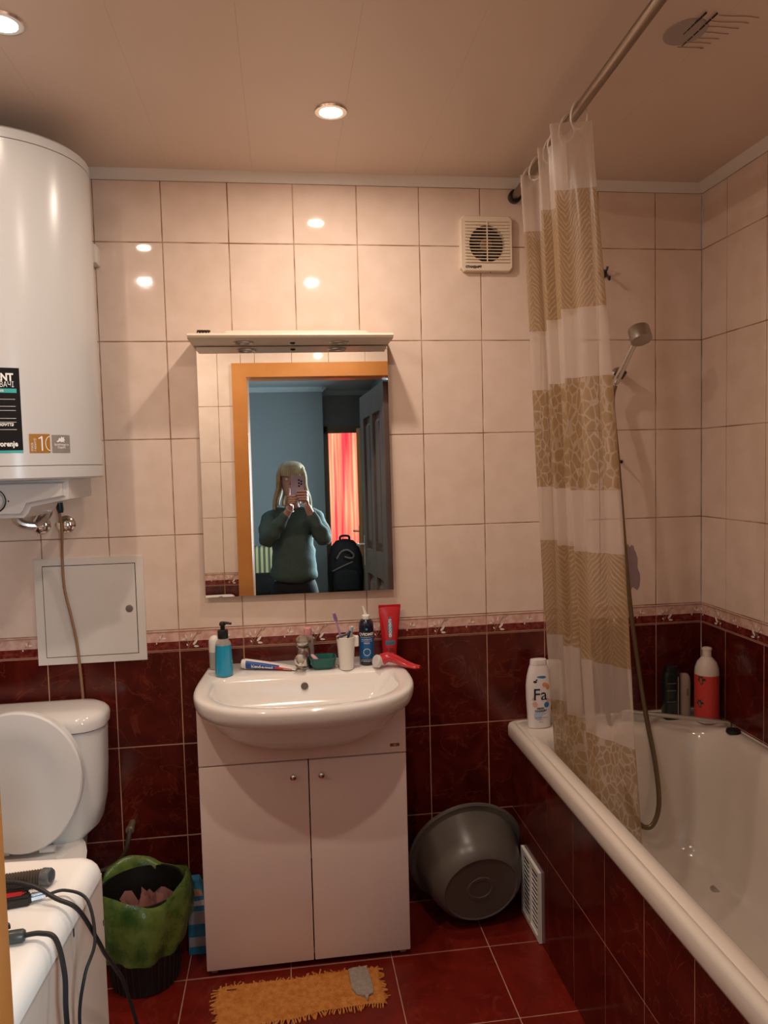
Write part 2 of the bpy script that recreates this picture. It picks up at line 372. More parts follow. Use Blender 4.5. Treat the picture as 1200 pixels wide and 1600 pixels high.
b = box((wx0, -3.75, 0.85), (wx1, -3.70, 2.05)); box((wx0, -2.95, 0.85), (wx1, -2.9, 2.05), 0, 1, b); box((wx0, -3.70, 0.85), (wx1, -2.95, 0.90), 0, 1, b); box((wx0, -3.70, 2.0), (wx1, -2.95, 2.05), 0, 1, b)
win = struct(obj('window_1', b, white_plastic, smooth=0))
b = box((0.575, -5.41, 0), (0.60, -5.29, 2.03)); box((0.955, -5.41, 0), (0.98, -5.29, 2.03), 0, 1, b); box((0.575, -5.41, 2.0), (0.98, -5.29, 2.05), 0, 1, b); box((0.552, -5.30, 0), (0.59, -5.285, 2.06), 0, 1, b); box((0.552, -5.30, 1.99), (1.015, -5.285, 2.06), 0, 1, b)
struct(obj('door_2', b, mat('recess_frame', (0.16, 0.09, 0.04), 0.4), smooth=0))
slab('wall_far_room', (-0.6, -8.1, 0), (0.0, -5.4, HZ), hall_paint); slab('wall_far_room_right', (1.5, -8.1, 0), (1.9, -5.4, HZ), hall_paint)
# ---------------------------------------------------------------- ceiling downlights
lamp_glow = mat('lamp_glow', (1, 1, 1), 0.4, emit=((1.0, 0.88, 0.70), 12)); lens_off = mat('lens_off', (0.30, 0.28, 0.27), 0.2)
def downlight(x, y, label, lit=True, power=SPOT_POWER):
    t = thing('ceiling_downlight', label, 'downlight', (x, y, ZC), 'recessed ceiling downlights')
    obj('bezel', lathe([(0.030, -0.001), (0.030, -0.0045), (0.036, -0.006), (0.041, -0.0045), (0.0425, 0.0), (0.030, 0.0)], (x, y, ZC), cap0=False, cap1=False, seg=32), chrome, t)
    obj('lens', lathe([(0.0295, -0.0005), (0.024, -0.004), (0.010, -0.0055), (0.0005, -0.006)], (x, y, ZC), seg=24), lamp_glow if lit else lens_off, t)
    if lit:
        l = bpy.data.lights.new('downlight_bulb', 'AREA'); l.shape = 'DISK'; l.size = 0.05; l.energy = power; l.color = (1.0, 0.83, 0.68)
        o = bpy.data.objects.new('downlight_bulb', l); link(o); o.parent = t; o.location = (0, 0, -0.0075)
    return t
downlight(0.495, -0.434, 'lit recessed chrome downlight in the middle of the ceiling', power=SPOT_POWER*0.80)
downlight(-0.185, -0.76, 'dazzling lit downlight in the ceiling above the water heater', power=SPOT_POWER*0.13)
downlight(0.515, -1.33, 'lit downlight in the ceiling just inside the doorway', power=SPOT_POWER*0.88)
downlight(-0.28, -1.30, 'lit downlight in the ceiling above the washing machine', power=SPOT_POWER*0.95)
# grey disc of the dead lamp over the bath, with thin dark lines
t = thing('dead_downlight', 'unlit grey downlight with dark lines over the bath', 'downlight', (1.225, -0.85, ZC), 'recessed ceiling downlights')
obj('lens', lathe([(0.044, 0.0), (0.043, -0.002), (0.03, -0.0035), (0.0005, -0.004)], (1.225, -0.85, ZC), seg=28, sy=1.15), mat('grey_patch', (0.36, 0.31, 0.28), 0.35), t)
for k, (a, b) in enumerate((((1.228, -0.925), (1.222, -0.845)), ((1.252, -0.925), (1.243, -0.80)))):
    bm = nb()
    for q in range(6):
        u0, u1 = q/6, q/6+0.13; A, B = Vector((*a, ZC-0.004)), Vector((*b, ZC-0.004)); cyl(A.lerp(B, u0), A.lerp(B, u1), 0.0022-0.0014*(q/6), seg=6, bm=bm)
    obj('dark_line', bm, black_rubber, t)
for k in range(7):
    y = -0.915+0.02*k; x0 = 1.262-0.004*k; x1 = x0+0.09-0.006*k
    obj('fine_line', tube([(x0, y, ZC-0.0015), (x0+0.03, y+0.002*math.sin(k*2), ZC-0.0015), (x0+0.06, y-0.002*math.cos(k), ZC-0.0015), (x1, y+0.001, ZC-0.0015)], 0.0008, 4, 3), sprig_brown, t)

# ---------------------------------------------------------------- water heater
HC, HR, HB, HT = Vector((-0.378, -0.262, 0)), 0.227, 1.458, 2.302
t = thing('water_heater', 'tall white cylindrical water heater with stickers hung above the toilet', 'water heater', (HC.x, HC.y, HB))
obj('tank', lathe([(HR-0.004, HB+0.034), (HR, HB+0.035), (HR, HT-0.03), (HR-0.004, HT-0.029)], HC, seg=96), heater_mat, t)
obj('bottom_cap', lathe([(HR-0.07, HB-0.004), (HR-0.012, HB-0.001), (HR-0.003, HB), (HR+0.0005, HB+0.004), (HR+0.001, HB+0.033), (HR-0.004, HB+0.0335)], HC, seg=96), heater_mat, t)
obj('top_cap', lathe([(HR-0.004, HT-0.0285), (HR+0.001, HT-0.028), (HR+0.0005, HT-0.006), (HR-0.006, HT), (HR-0.05, HT+0.006), (0.02, HT+0.008)], HC, seg=96), heater_mat, t)
cb = [(-0.585, HB), (-0.585, 1.42), (-0.56, 1.403), (-0.46, 1.372), (-0.445, 1.362), (-0.318, 1.360), (-0.306, 1.372), (-0.298, 1.388), (-0.205, 1.405), (-0.205, HB)]
b = prism(cb, lambda x, z: (x, -0.40, z), lambda x, z: (x, -0.16, z)); bmesh.ops.bevel(b, geom=[e for e in b.edges if abs(e.verts[0].co.y-e.verts[1].co.y) < 1e-5 and e.verts[0].co.y < -0.35], offset=0.012, segments=3, affect='EDGES')
cbx = obj('control_box', b, heater_mat, t)
yb = -0.4015
d = obj('dial', lathe([(0.026, 0), (0.026, 0.010), (0.023, 0.013), (0.001, 0.013)], (-0.385, yb+0.002, 1.406), (0, -1, 0), 32), heater_mat, cbx)
bm = nb()
for k in range(40):
    a0 = R(-70+k*320/40); a1 = R(-70+(k+1)*320/40); w_ = 0.0008+0.0012*abs(math.cos(a0*0.5+0.6))
    f = lambda r, a: Vector((-0.385+r*math.cos(a), yb-0.0002, 1.406+r*math.sin(a))); bm.faces.new([bm.verts.new(f(0.0300-w_, a0)), bm.verts.new(f(0.0300-w_, a1)), bm.verts.new(f(0.0300+w_, a1)), bm.verts.new(f(0.0300+w_, a0))])
obj('dial_ring', bm, black_plastic, cbx, smooth=0)
obj('dial_mark', lathe([(0.0028, 0), (0.0005, 0.001)], (-0.385+0.017, yb-0.011, 1.401), (0, -1, 0), 10), black_plastic, cbx)
for px, pz in ((0.0365, -0.002), (0.0, -0.037), (0.0, 0.036)): obj('dial_mark', lathe([(0.0022, 0), (0.0005, 0.001)], (-0.385+px, yb+0.001, 1.406+pz), (0, -1, 0), 8), black_plastic, cbx)
HF = lambda dr=0.0012: (lambda a, z: Vector((HC.x+(HR+dr)*math.cos(a), HC.y+(HR+dr)*math.sin(a), z)))
on = lambda a_right, z0, dr=0.0012: (lambda x, y: HF(dr)(R(a_right)+x/HR, z0+y))
teal = mat('teal_print', (0.02, 0.36, 0.33), 0.4); print_white = mat('print_white', (0.82, 0.80, 0.78), 0.4)
st = obj('energy_sticker', patch(HF(0.0005), R(-105.5), R(-65.5), 1.524, 1.729, 20), mat('sticker_black', (0.010, 0.008, 0.008), 0.6, spec=0.15), t)
bm = patch(HF(0.0008), R(-104), R(-67.5), 1.669, 1.679, 20); obj('teal_band', bm, teal, st); obj('teal_edge', patch(HF(0.0008), R(-105.5), R(-65.5), 1.524, 1.530, 20), teal, st)
for zz in (1.653, 1.636, 1.626, 1.607, 1.598, 1.580): obj('rule', patch(HF(0.0008), R(-102.5), R(-68.5), zz, zz+0.0009, 16), print_white, st)
for s, sz, z, ar, bo, sx_ in (('ENT', 0.025, 1.698, -73.5, 0.0010, 0.80), ('НАГРІВАЧІ', 0.0185, 1.6828, -73.2, 0.0, 0.70), ('літрів', 0.010, 1.671, -79, 0, 0.8), ('Вт', 0.008, 1.6415, -87, 0, 0.9), ('ЕН', 0.012, 1.613, -85, 0.0003, 0.85), ('ПОКРИТТЯ', 0.0095, 1.589, -74.5, 0.0003, 0.78), ('gorenje', 0.018, 1.540, -72.8, 0.0006, 0.82)):
    obj('lettering', text_bm(s, sz, on(ar+4.5, z), 'RIGHT', bo, sx=sx_), print_white, st, smooth=0)
st = obj('warranty_sticker', patch(HF(0.0005), R(-62), R(-49.6), 1.523, 1.570, 8), mat('sticker_orange', (0.36, 0.16, 0.025), 0.35), t)
obj('numeral', polyface([(0.0035, 0.0), (0.0035, 0.0360), (0.0005, 0.0360), (-0.0025, 0.0335), (-0.0065, 0.0315), (-0.0065, 0.0288), (0.0, 0.0305), (0.0, 0.0)], on(-55.0, 1.5285)), print_white, st, smooth=0)
bm = nb(); prev = None
for k in range(15):
    a = math.pi/2+math.pi*k/14; pts = []
    for r_ in (0.85, 1.0): pts.append(bm.verts.new(on(-49.6, 1.5465, 0.001)(r_*math.cos(a)*0.0115-0.0003, (1.0 if r_ == 1.0 else 0.9)*math.sin(a)*0.0185)))
    if prev: bm.faces.new((prev[0], prev[1], pts[1], pts[0]))
    prev = pts
obj('numeral', bm, print_white, st, smooth=0)
def vert(ar, z0): return lambda x, y: HF(0.001)(R(ar)-y/HR, z0+x)
for s, ar in (('РОКІВ', -59.8), ('ГАРАНТІЇ', -58.0)): obj('lettering', text_bm(s, 0.0065, vert(ar, 1.528), 'LEFT'), print_white, st, smooth=0)
st = obj('origin_sticker', patch(HF(0.0005), R(-48.4), R(-36.0), 1.523, 1.568, 8), mat('sticker_silver', (0.34, 0.32, 0.30), 0.3, 0.4), t)
em = [(-0.013, 0.000), (-0.008, 0.004), (-0.006, 0.009), (-0.001, 0.008), (0.000, 0.013), (0.004, 0.010), (0.009, 0.012), (0.007, 0.007), (0.011, 0.004), (0.007, 0.002), (0.009, -0.003), (0.004, 0.000), (0.000, -0.002), (-0.004, 0.001), (-0.009, -0.002)]
obj('emblem', polyface(em, on(-42.2, 1.5515)), print_white, st, smooth=0)
obj('lettering', text_bm('Зроблено в', 0.0072, on(-42.2, 1.5415), 'CENTER', 0.0001), print_white, st, smooth=0)
obj('lettering', text_bm('Сербії', 0.0072, on(-42.2, 1.5345), 'CENTER', 0.0001), print_white, st, smooth=0)
obj('wall_bracket', box((-0.30, -0.062, 2.09), (-0.183, 0.0, 2.145), 0.004), metal_white, t)
obj('wall_bracket', box((-0.57, -0.062, 2.09), (-0.45, 0.0, 2.145), 0.004), metal_white, t)
obj('inlet_cap', lathe([(0.010, 0), (0.010, 0.02), (0.007, 0.03)], (-0.312, -0.10, 1.385), (0.1, 0, -1), 14), mat('blue_black', (0.006, 0.02, 0.04), 0.3), t)
for px_, pz_, pr_ in ((-0.335, 1.385, 0.010), (-0.42, 1.37, 0.010), (-0.312, 1.385, 0.008)): obj('pipe_stub', cyl((px_, -0.10, HB), (px_, -0.10, pz_), pr_), chrome_dull, t)
# wall valves and flexible connectors under the heater
for vx, lab in ((-0.394, 'chrome wall valve under the heater, left of the brown cable'), (-0.322, 'chrome wall valve under the heater where the brown cable passes')):
    t = thing('wall_valve', lab, 'valve', (vx, 0, 1.314), 'wall valves under the heater')
    obj('flange', lathe([(0.028, 0), (0.028, 0.005), (0.022, 0.013), (0.013, 0.016)], (vx, 0, 1.314), (0, -1, 0), 24), chrome, t)
    obj('valve_body', lathe([(0.013, 0.008), (0.013, 0.028), (0.017, 0.030), (0.017, 0.044), (0.008, 0.047)], (vx, 0, 1.314), (0, -1, 0), 20), chrome, t)
tag(obj('braided_hose', tube([(-0.394, -0.04, 1.318), (-0.372, -0.05, 1.335), (-0.352, -0.07, 1.352), (-0.336, -0.098, 1.388)], 0.0100, 10), steel_brush, org=(-0.394, -0.04, 1.318)), 'short steel hose rising right from the left valve to the heater', 'hose')
tag(obj('supply_pipe', tube([(-0.452, -0.05, 1.348), (-0.44, -0.05, 1.327), (-0.42, -0.045, 1.318), (-0.395, -0.036, 1.315)], 0.0125, 10), chrome_dull, org=(-0.44, -0.05, 1.33)), 'bent dull chrome pipe entering the left valve from below the dial', 'pipe')
tag(obj('valve_lever', fix(loft([rrect(-0.004, 0.004, -0.013, 0.013, 0, 0.003, 2), rrect(-0.004, 0.004, -0.011, 0.011, 0.045, 0.003, 2)])), chrome_dull), 'dark flat lever slanting up beside the left valve', 'lever')
o = bpy.data.objects['valve_lever']; o.location = (-0.398, -0.052, 1.33); o.rotation_euler = (0, R(32), 0)
tag(obj('brown_cable', tube([(-0.330, -0.10, 1.40), (-0.326, -0.06, 1.36), (-0.321, -0.055, 1.30), (-0.331, -0.03, 1.22), (-0.333, -0.018, 1.12), (-0.318, -0.016, 1.03), (-0.307, -0.014, 0.955), (-0.300, -0.012, 0.85), (-0.296, -0.012, 0.74), (-0.296, -0.012, 0.62)], 0.0045, 8), mat('brown_cable', (0.30, 0.17, 0.09), 0.5), org=(-0.296, -0.012, 0.62)), 'brown cable hanging from the heater down behind the cistern', 'cable')

# ---------------------------------------------------------------- access panel in the back wall
t = thing('access_panel', 'white metal access panel with a round latch in the tiled wall', 'access panel', (-0.262, 0, 0.88))
b = box((-0.424, -0.006, 0.880), (-0.400, 0.0, 1.210)); box((-0.123, -0.006, 0.880), (-0.099, 0.0, 1.210), 0, 1, b); box((-0.400, -0.006, 0.880), (-0.123, 0.0, 0.902), 0, 1, b); box((-0.400, -0.006, 1.188), (-0.123, 0.0, 1.210), 0, 1, b)
obj('frame', b, metal_white, t, smooth=0)
obj('backing', box((-0.400, -0.002, 0.902), (-0.123, 0.0, 1.188)), dark_gap, t, smooth=0)
dr = obj('panel_door', box((-0.398, -0.0075, 0.904), (-0.1255, -0.002, 1.1855), 0.001, 1), metal_white, t)
obj('latch', lathe([(0.0115, 0), (0.0115, 0.001), (0.0095, 0.0016), (0.0005, 0.0016)], (-0.146, -0.0073, 1.045), (0, -1, 0), 20), mat('latch_grey', (0.22, 0.19, 0.17), 0.4, 0.5), dr)

# ---------------------------------------------------------------- toilet
TX = -0.415
t = thing('toilet', 'white ceramic toilet with its oval lid raised against the cistern', 'toilet', (TX, -0.3, 0))
def rr(hw, y0, y1, z, r): return rrect(TX-hw, TX+hw, y0, y1, z, r, 6)
cis = obj('cistern', fix(loft([rr(0.10, -0.175, -0.03, 0.385, 0.03), rr(0.135, -0.18, -0.03, 0.39, 0.035), rr(0.180, -0.19, -0.028, 0.43, 0.05), rr(0.196, -0.195, -0.026, 0.50, 0.06), rr(0.203, -0.198, -0.025, 0.60, 0.065), rr(0.207, -0.20, -0.024, 0.722, 0.068)])), ceramic, t)
obj('cistern_lid', fix(loft([rr(0.203, -0.197, -0.024, 0.722, 0.066), rr(0.213, -0.207, -0.021, 0.727, 0.072), rr(0.215, -0.209, -0.020, 0.750, 0.072), rr(0.212, -0.206, -0.022, 0.761, 0.072), rr(0.203, -0.199, -0.027, 0.770, 0.070), rr(0.185, -0.185, -0.036, 0.777, 0.06), rr(0.15, -0.16, -0.055, 0.7805, 0.045), rr(0.10, -0.13, -0.07, 0.782, 0.028)])), ceramic, t)
def oval(hw, y0, y1, z, n=32, sq=0.0):
    cy, hy = (y0+y1)/2, (y1-y0)/2; return [Vector((TX+hw*math.cos(2*math.pi*k/n), cy+hy*math.sin(2*math.pi*k/n)*(1 if math.sin(2*math.pi*k/n) < 0 else 1), z)) for k in range(n)]
obj('bowl', fix(loft([oval(0.115, -0.56, -0.12, 0.0), oval(0.110, -0.54, -0.12, 0.05), oval(0.105, -0.50, -0.10, 0.18), oval(0.14, -0.57, -0.08, 0.28), oval(0.178, -0.625, -0.06, 0.37), oval(0.182, -0.63, -0.06, 0.395), oval(0.17, -0.615, -0.09, 0.40), oval(0.125, -0.57, -0.20, 0.39), oval(0.10, -0.52, -0.24, 0.28), oval(0.05, -0.45, -0.33, 0.20)])), ceramic, t)
obj('bowl_shelf', fix(loft([rr(0.11, -0.24, -0.02, 0.20, 0.03), rr(0.115, -0.24, -0.02, 0.30, 0.03), rr(0.125, -0.25, -0.02, 0.395, 0.03)])), ceramic, t)
# lid and seat raised: ovals standing up, leaning on the cistern
def standing(hw, h, thick, ybase, zbase, lean, n=40, inner=None):
    def P(x, s, d): return Vector((TX+x, ybase+s*math.sin(lean)-d*math.cos(lean), zbase+s*math.cos(lean)+d*math.sin(lean)))
    def shp(k, sc): 
        a = 2*math.pi*k/n; c, s = math.cos(a), math.sin(a); wd = hw*(1+0.05*s)
        return (sc*wd*c if abs(c) < 2 else 0, h/2+sc*h/2*s)
    return P, shp
P, shp = standing(0.172, 0.405, 0.018, -0.247, 0.412, 0.0, 48)
n = 48
prof = [(0.97, 0.0), (1.0, 0.003), (1.0, 0.013), (0.975, 0.018), (0.80, 0.021), (0.62, 0.020), (0.55, 0.017), (0.3, 0.016), (0.02, 0.016)]
obj('lid', fix(loft([[P(*shp(k, s), d) for k in range(n)] for s, d in prof])), seat_plastic, t)
for hx_ in (-0.08, 0.04): obj('hinge', cyl((TX+hx_, -0.232, 0.408), (TX+hx_+0.04, -0.232, 0.408), 0.010), seat_plastic, t)
P2, shp2 = standing(0.168, 0.395, 0.0, -0.224, 0.412, 0.0, 48)
rings = []
for r_, d in ((1.0, 0.0), (1.0, 0.014), (0.93, 0.018), (0.72, 0.016), (0.68, 0.008), (0.70, 0.0)): rings.append([P2(*shp2(k, r_), d-0.004) for k in range(n)])
rings.append(rings[0]); obj('seat', fix(loft(rings, False, False)), seat_plastic, t)
# flexible hose from the wall tap
t = thing('wall_tap', 'small brass wall stub with a dark hose low beside the toilet', 'tap', (-0.169, 0, 0.356))
obj('stub', lathe([(0.011, 0), (0.011, 0.03), (0.013, 0.031), (0.013, 0.045), (0.009, 0.047)], (-0.169, 0, 0.356), (0, -1, -0.1), 16), mat('old_brass', (0.42, 0.37, 0.22), 0.35, 0.8), t)
obj('hose', tube([(-0.169, -0.04, 0.352), (-0.173, -0.055, 0.325), (-0.183, -0.058, 0.29), (-0.205, -0.06, 0.262), (-0.24, -0.065, 0.245), (-0.31, -0.09, 0.24)], 0.0075, 10), mat('dark_hose', (0.10, 0.075, 0.05), 0.4, 0.5), t)

# ---------------------------------------------------------------- washing machine
WZ = 0.866
t = thing('washing_machine', 'white top of a washing machine beside the doorway', 'washing machine', (0.036, -1.185, 0), rot=(0, 0, R(-3.5)))
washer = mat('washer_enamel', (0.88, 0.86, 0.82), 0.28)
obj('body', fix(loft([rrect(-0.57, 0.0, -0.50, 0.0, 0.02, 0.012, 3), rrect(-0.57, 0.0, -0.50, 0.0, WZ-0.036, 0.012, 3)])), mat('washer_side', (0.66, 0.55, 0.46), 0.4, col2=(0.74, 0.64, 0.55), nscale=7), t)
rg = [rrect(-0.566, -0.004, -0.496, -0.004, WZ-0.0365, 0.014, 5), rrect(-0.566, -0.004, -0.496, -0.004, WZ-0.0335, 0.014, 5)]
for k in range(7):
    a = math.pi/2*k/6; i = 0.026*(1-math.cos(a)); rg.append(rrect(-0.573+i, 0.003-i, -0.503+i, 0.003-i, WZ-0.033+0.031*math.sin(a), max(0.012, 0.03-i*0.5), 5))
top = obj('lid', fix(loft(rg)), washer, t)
obj('lid_groove', box((-0.52, -0.066, WZ-0.0024), (-0.06, -0.0645, WZ-0.0014)), mat('groove_grey', (0.45, 0.42, 0.40), 0.5), top, smooth=0)
for fx_ in (-0.52, -0.05):
    for fy_ in (-0.45, -0.05): obj('foot', lathe([(0.02, 0), (0.02, 0.012), (0.012, 0.02)], (fx_, fy_, 0), seg=12), black_rubber, t)
obj('paint_chip', box((-0.0005, -0.146, WZ-0.052), (0.0005, -0.142, WZ-0.040)), dark_gap, t, smooth=0)
obj('paint_chip', box((-0.0005, -0.016, 0.748), (0.0005, -0.0135, 0.757)), dark_gap, t, smooth=0)
WT = WZ-0.002
# things lying on the machine
t = thing('hair_brush', 'dark ribbed round styling brush with a clear end cap', 'brush', (-0.06, -1.27, WT))
A, B_ = Vector((-0.20, -1.288, WT+0.0125)), Vector((-0.030, -1.272, WT+0.0125)); bm = nb(); prof = []
N = 44
for k in range(N*2+1): prof.append((0.0112 if k % 2 else 0.0098, (B_-A).length*k/(N*2)))
obj('ribbed_barrel', lathe(prof, A, (B_-A).normalized(), 16), mat('brush_brown', (0.06, 0.045, 0.03), 0.4), t, smooth=20)
obj('end_cap', lathe([(0.010, 0), (0.0125, 0.002), (0.0125, 0.012), (0.0108, 0.015), (0.0075, 0.015), (0.006, 0.009), (0.001, 0.008)], B_, (1, -0.30, 0.05), 20), mat('smoky_cap', (0.10, 0.095, 0.09), 0.12), t)
t = thing('flat_iron', 'black hair straightener with a red stripe lying by the styling brush', 'hair straightener', (-0.05, -1.35, WT))
A, B_ = Vector((-0.20, -1.345, WT+0.016)), Vector((-0.030, -1.318, WT+0.016))
def bar(A, B, w0, w1, h, z0):
    d = (B-A); d.z = 0; d.normalize(); s = Vector((-d.y, d.x, 0)); rg = []
    for P_, w_ in ((A, w0), (B, w1)): rg.append([P_+s*w_+Vector((0, 0, z0-P_.z)), P_-s*w_+Vector((0, 0, z0-P_.z)), P_-s*w_*0.8+Vector((0, 0, z0+h-P_.z)), P_+s*w_*0.8+Vector((0, 0, z0+h-P_.z))])
    b = fix(loft(rg)); bmesh.ops.bevel(b, geom=list(b.edges), offset=0.003, segments=2, affect='EDGES'); return b
obj('handle', bar(A, B_, 0.011, 0.010, 0.014, WT), mat('iron_black', (0.018, 0.014, 0.012), 0.3), t)
obj('red_stripe', bar(A+Vector((0, 0.002, 0)), B_+Vector((-0.010, 0.002, 0)), 0.0062, 0.0055, 0.004, WT+0.0125), mat('iron_red', (0.42, 0.015, 0.012), 0.35), t)
obj('upper_arm', bar(A+Vector((0, 0.026, 0)), B_+Vector((-0.004, 0.010, 0)), 0.006, 0.005, 0.009, WT+0.012), mat('iron_black', (0.018, 0.014, 0.012), 0.3), t)
obj('hinge_end', bar(B_+Vector((-0.004, 0.002, 0)), B_+Vector((0.018, 0.006, 0)), 0.008, 0.004, 0.009, WT+0.003), mat('steel_grey', (0.40, 0.42, 0.45), 0.25, 0.9), t)
tag(obj('thin_cable', tube([(-0.012, -1.316, WT+0.007), (0.012, -1.308, WT+0.008), (0.045, -1.318, WT-0.004), (0.062, -1.352, 0.82), (0.054, -1.378, 0.79), (0.046, -1.385, 0.74), (0.046, -1.378, 0.68), (0.05, -1.365, 0.62), (0.06, -1.35, 0.5), (0.05, -1.34, 0.2), (0.06, -1.33, 0.01)], 0.0023, 8), black_rubber, org=(0.06, -1.33, 0)), 'thin black cord curling from the straightener over the machine edge', 'cord')
tag(obj('thick_cable', tube([(-0.20, -1.308, WT+0.029), (-0.08, -1.306, WT+0.028), (-0.03, -1.318, WT+0.025), (0.008, -1.335, WT+0.012), (0.038, -1.340, WT-0.004), (0.056, -1.318, 0.80), (0.057, -1.285, 0.757), (0.058, -1.235, 0.70), (0.062, -1.18, 0.62), (0.075, -1.13, 0.45), (0.075, -1.10, 0.2), (0.06, -1.1, 0.006)], 0.0031, 8), black_rubber, org=(0.06, -1.1, 0)), 'thick black cord sweeping across the machine top towards the bin', 'cord')
t = thing('appliance_plug', 'black cylindrical appliance connector at the front of the machine top', 'plug', (-0.03, -1.41, WT))
obj('grip', lathe([(0.006, 0), (0.0085, 0.002), (0.0085, 0.034), (0.0072, 0.036), (0.0085, 0.038), (0.0085, 0.066), (0.0065, 0.069), (0.0035, 0.070)], (-0.078, -1.416, WT+0.0085), (1, 0.09, 0), 20), mat('plug_grey', (0.035, 0.04, 0.036), 0.35), t)
obj('clip', tube([(-0.06, -1.408, WT+0.016), (-0.045, -1.406, WT+0.022), (-0.032, -1.404, WT+0.023), (-0.030, -1.404, WT+0.016)], 0.0016, 6), black_plastic, t)
obj('cord', tube([(-0.009, -1.410, WT+0.0085), (0.010, -1.410, WT+0.009), (0.030, -1.415, WT+0.002), (0.044, -1.432, 0.83), (0.047, -1.444, 0.79), (0.048, -1.442, 0.74), (0.049, -1.43, 0.66), (0.052, -1.42, 0.5), (0.05, -1.41, 0.25), (0.06, -1.40, 0.006)], 0.0033, 8), black_rubber, t)
# ---------------------------------------------------------------- waste bin, carton
t = thing('waste_bin', 'dark wire-look waste bin lined with a translucent green bag', 'bin', (-0.10, -0.235, 0))
bc = Vector((-0.10, -0.235, 0))
bm = lathe([(0.085, 0.0), (0.092, 0.003), (0.118, 0.265), (0.122, 0.268), (0.122, 0.275), (0.114, 0.275), (0.088, 0.010), (0.001, 0.008)], bc, seg=40)
obj('basket', bm, mat('bin_black', (0.012, 0.010, 0.009), 0.45), t)
for k in range(36):
    a = 2*math.pi*k/36; p = Vector((math.cos(a), math.sin(a), 0))
    obj('rib', cyl(bc+p*0.093+Vector((0, 0, 0.004)), bc+p*0.1195+Vector((0, 0, 0.262)), 0.0022, seg=4), mat('bin_rib', (0.030, 0.024, 0.020), 0.45), t)
bag = mat('green_bag', (0.040, 0.105, 0.018), 0.25, alpha=0.80, col2=(0.17, 0.24, 0.05), nscale=18, bump=0.6, bscale=50)
seg = 64; rings = []
for j, (r_, z) in enumerate([(0.10, 0.10), (0.108, 0.17), (0.112, 0.23), (0.116, 0.278), (0.123, 0.289), (0.131, 0.280), (0.136, 0.24), (0.137, 0.20), (0.133, 0.16), (0.128, 0.13)]):
    rg = []
    for k in range(seg):
        a = 2*math.pi*k/seg; wv = math.sin(a*7+j*0.6)*0.5+math.sin(a*13+1.3*j)*0.35+math.sin(a*3+0.5)*0.5
        front = 0.5-0.5*math.sin(a)                                        # 1 at the camera side
        amp = 0.002+0.0022*max(0, j-3); zz = z
        if j >= 4: zz = z+0.012*math.sin(a*3+1.0)-(j-4)*0.0045*max(0, front-0.25)*(1.15+0.5*math.sin(a*2+0.4)) + (j-4)*0.012*(1-front)
        if j in (3, 4, 5): zz += 0.010*math.sin(a*3+2.2)
        rg.append(bc+Vector(((r_+amp*wv)*math.cos(a), (r_+amp*wv)*math.sin(a), zz)))
    rings.append(rg)
obj('bag', loft(rings, True, False), bag, t, smooth=80)
# crumpled pink paper inside
t2m = mat('pink_paper', (0.50, 0.24, 0.20), 0.8, col2=(0.42, 0.18, 0.15), nscale=30)
for k, (x, y, z, s) in enumerate(((-0.165, -0.255, 0.205, 0.045), (-0.115, -0.245, 0.222, 0.05), (-0.065, -0.235, 0.225, 0.045), (-0.10, -0.290, 0.20, 0.045))):
    rnd = random.Random(k); bm = nb(); g = []
    for j in range(6):
        g.append([bm.verts.new((x+s*(i/5-0.5)*1.9+rnd.uniform(-1, 1)*s*0.16, y+s*(j/5-0.5)*1.7+rnd.uniform(-1, 1)*s*0.16, z+s*(0.5*math.sin(i*1.7+k)+0.45*math.cos(j*2.1+k))*0.75+rnd.uniform(-1, 1)*s*0.18)) for i in range(6)])
    for j in range(5):
        for i in range(5): bm.faces.new((g[j][i], g[j][i+1], g[j+1][i+1], g[j+1][i]))
    bmesh.ops.solidify(bm, geom=list(bm.faces), thickness=0.0012)
    tag(obj('crumpled_paper', bm, t2m, smooth=20, org=(x, y, z-s*0.5)), ('leftmost crumpled pink paper inside the green bin bag', 'middle crumpled pink paper standing highest in the green bin bag', 'rightmost folded pink paper inside the green bin bag', 'crumpled pink paper at the front of the green bin bag')[k], 'paper', 'crumpled pink papers in the bin')
t = thing('drink_carton', 'narrow blue and white carton standing between bin and cabinet', 'carton', (0.040, -0.128, 0))
cb_ = mat('carton_blue', (0.03, 0.20, 0.40), 0.35, col2=(0.06, 0.32, 0.50), nscale=30)
obj('body', fix(loft([rrect(0.010, 0.068, -0.156, -0.100, 0.0, 0.004, 2), rrect(0.012, 0.066, -0.154, -0.102, 0.18, 0.004, 2), rrect(0.020, 0.048, -0.146, -0.110, 0.225, 0.004, 2)])), cb_, t)
fyc = -0.1572
for qd in ([(0.014, 0.025), (0.064, 0.025), (0.064, 0.055), (0.014, 0.055)], [(0.015, 0.095), (0.063, 0.095), (0.063, 0.135), (0.015, 0.135)]): obj('label_block', polyface(qd, lambda x, z: Vector((x, fyc+z*0.011, z))), mat('carton_grey', (0.50, 0.47, 0.46), 0.4), t, smooth=0)
b = nb(); polyface([(0.018, 0.182), (0.060, 0.182), (0.054, 0.200), (0.030, 0.204)], lambda x, z: Vector((x, -0.1549+(z-0.18)*0.18, z)), b); obj('peach_print', b, mat('carton_peach', (0.70, 0.38, 0.26), 0.4), t, smooth=0)
b = nb(); polyface([(0.016, 0.152), (0.062, 0.152), (0.062, 0.170), (0.016, 0.164)], lambda x, z: Vector((x, fyc+z*0.011, z)), b); obj('white_print', b, print_white, t, smooth=0)

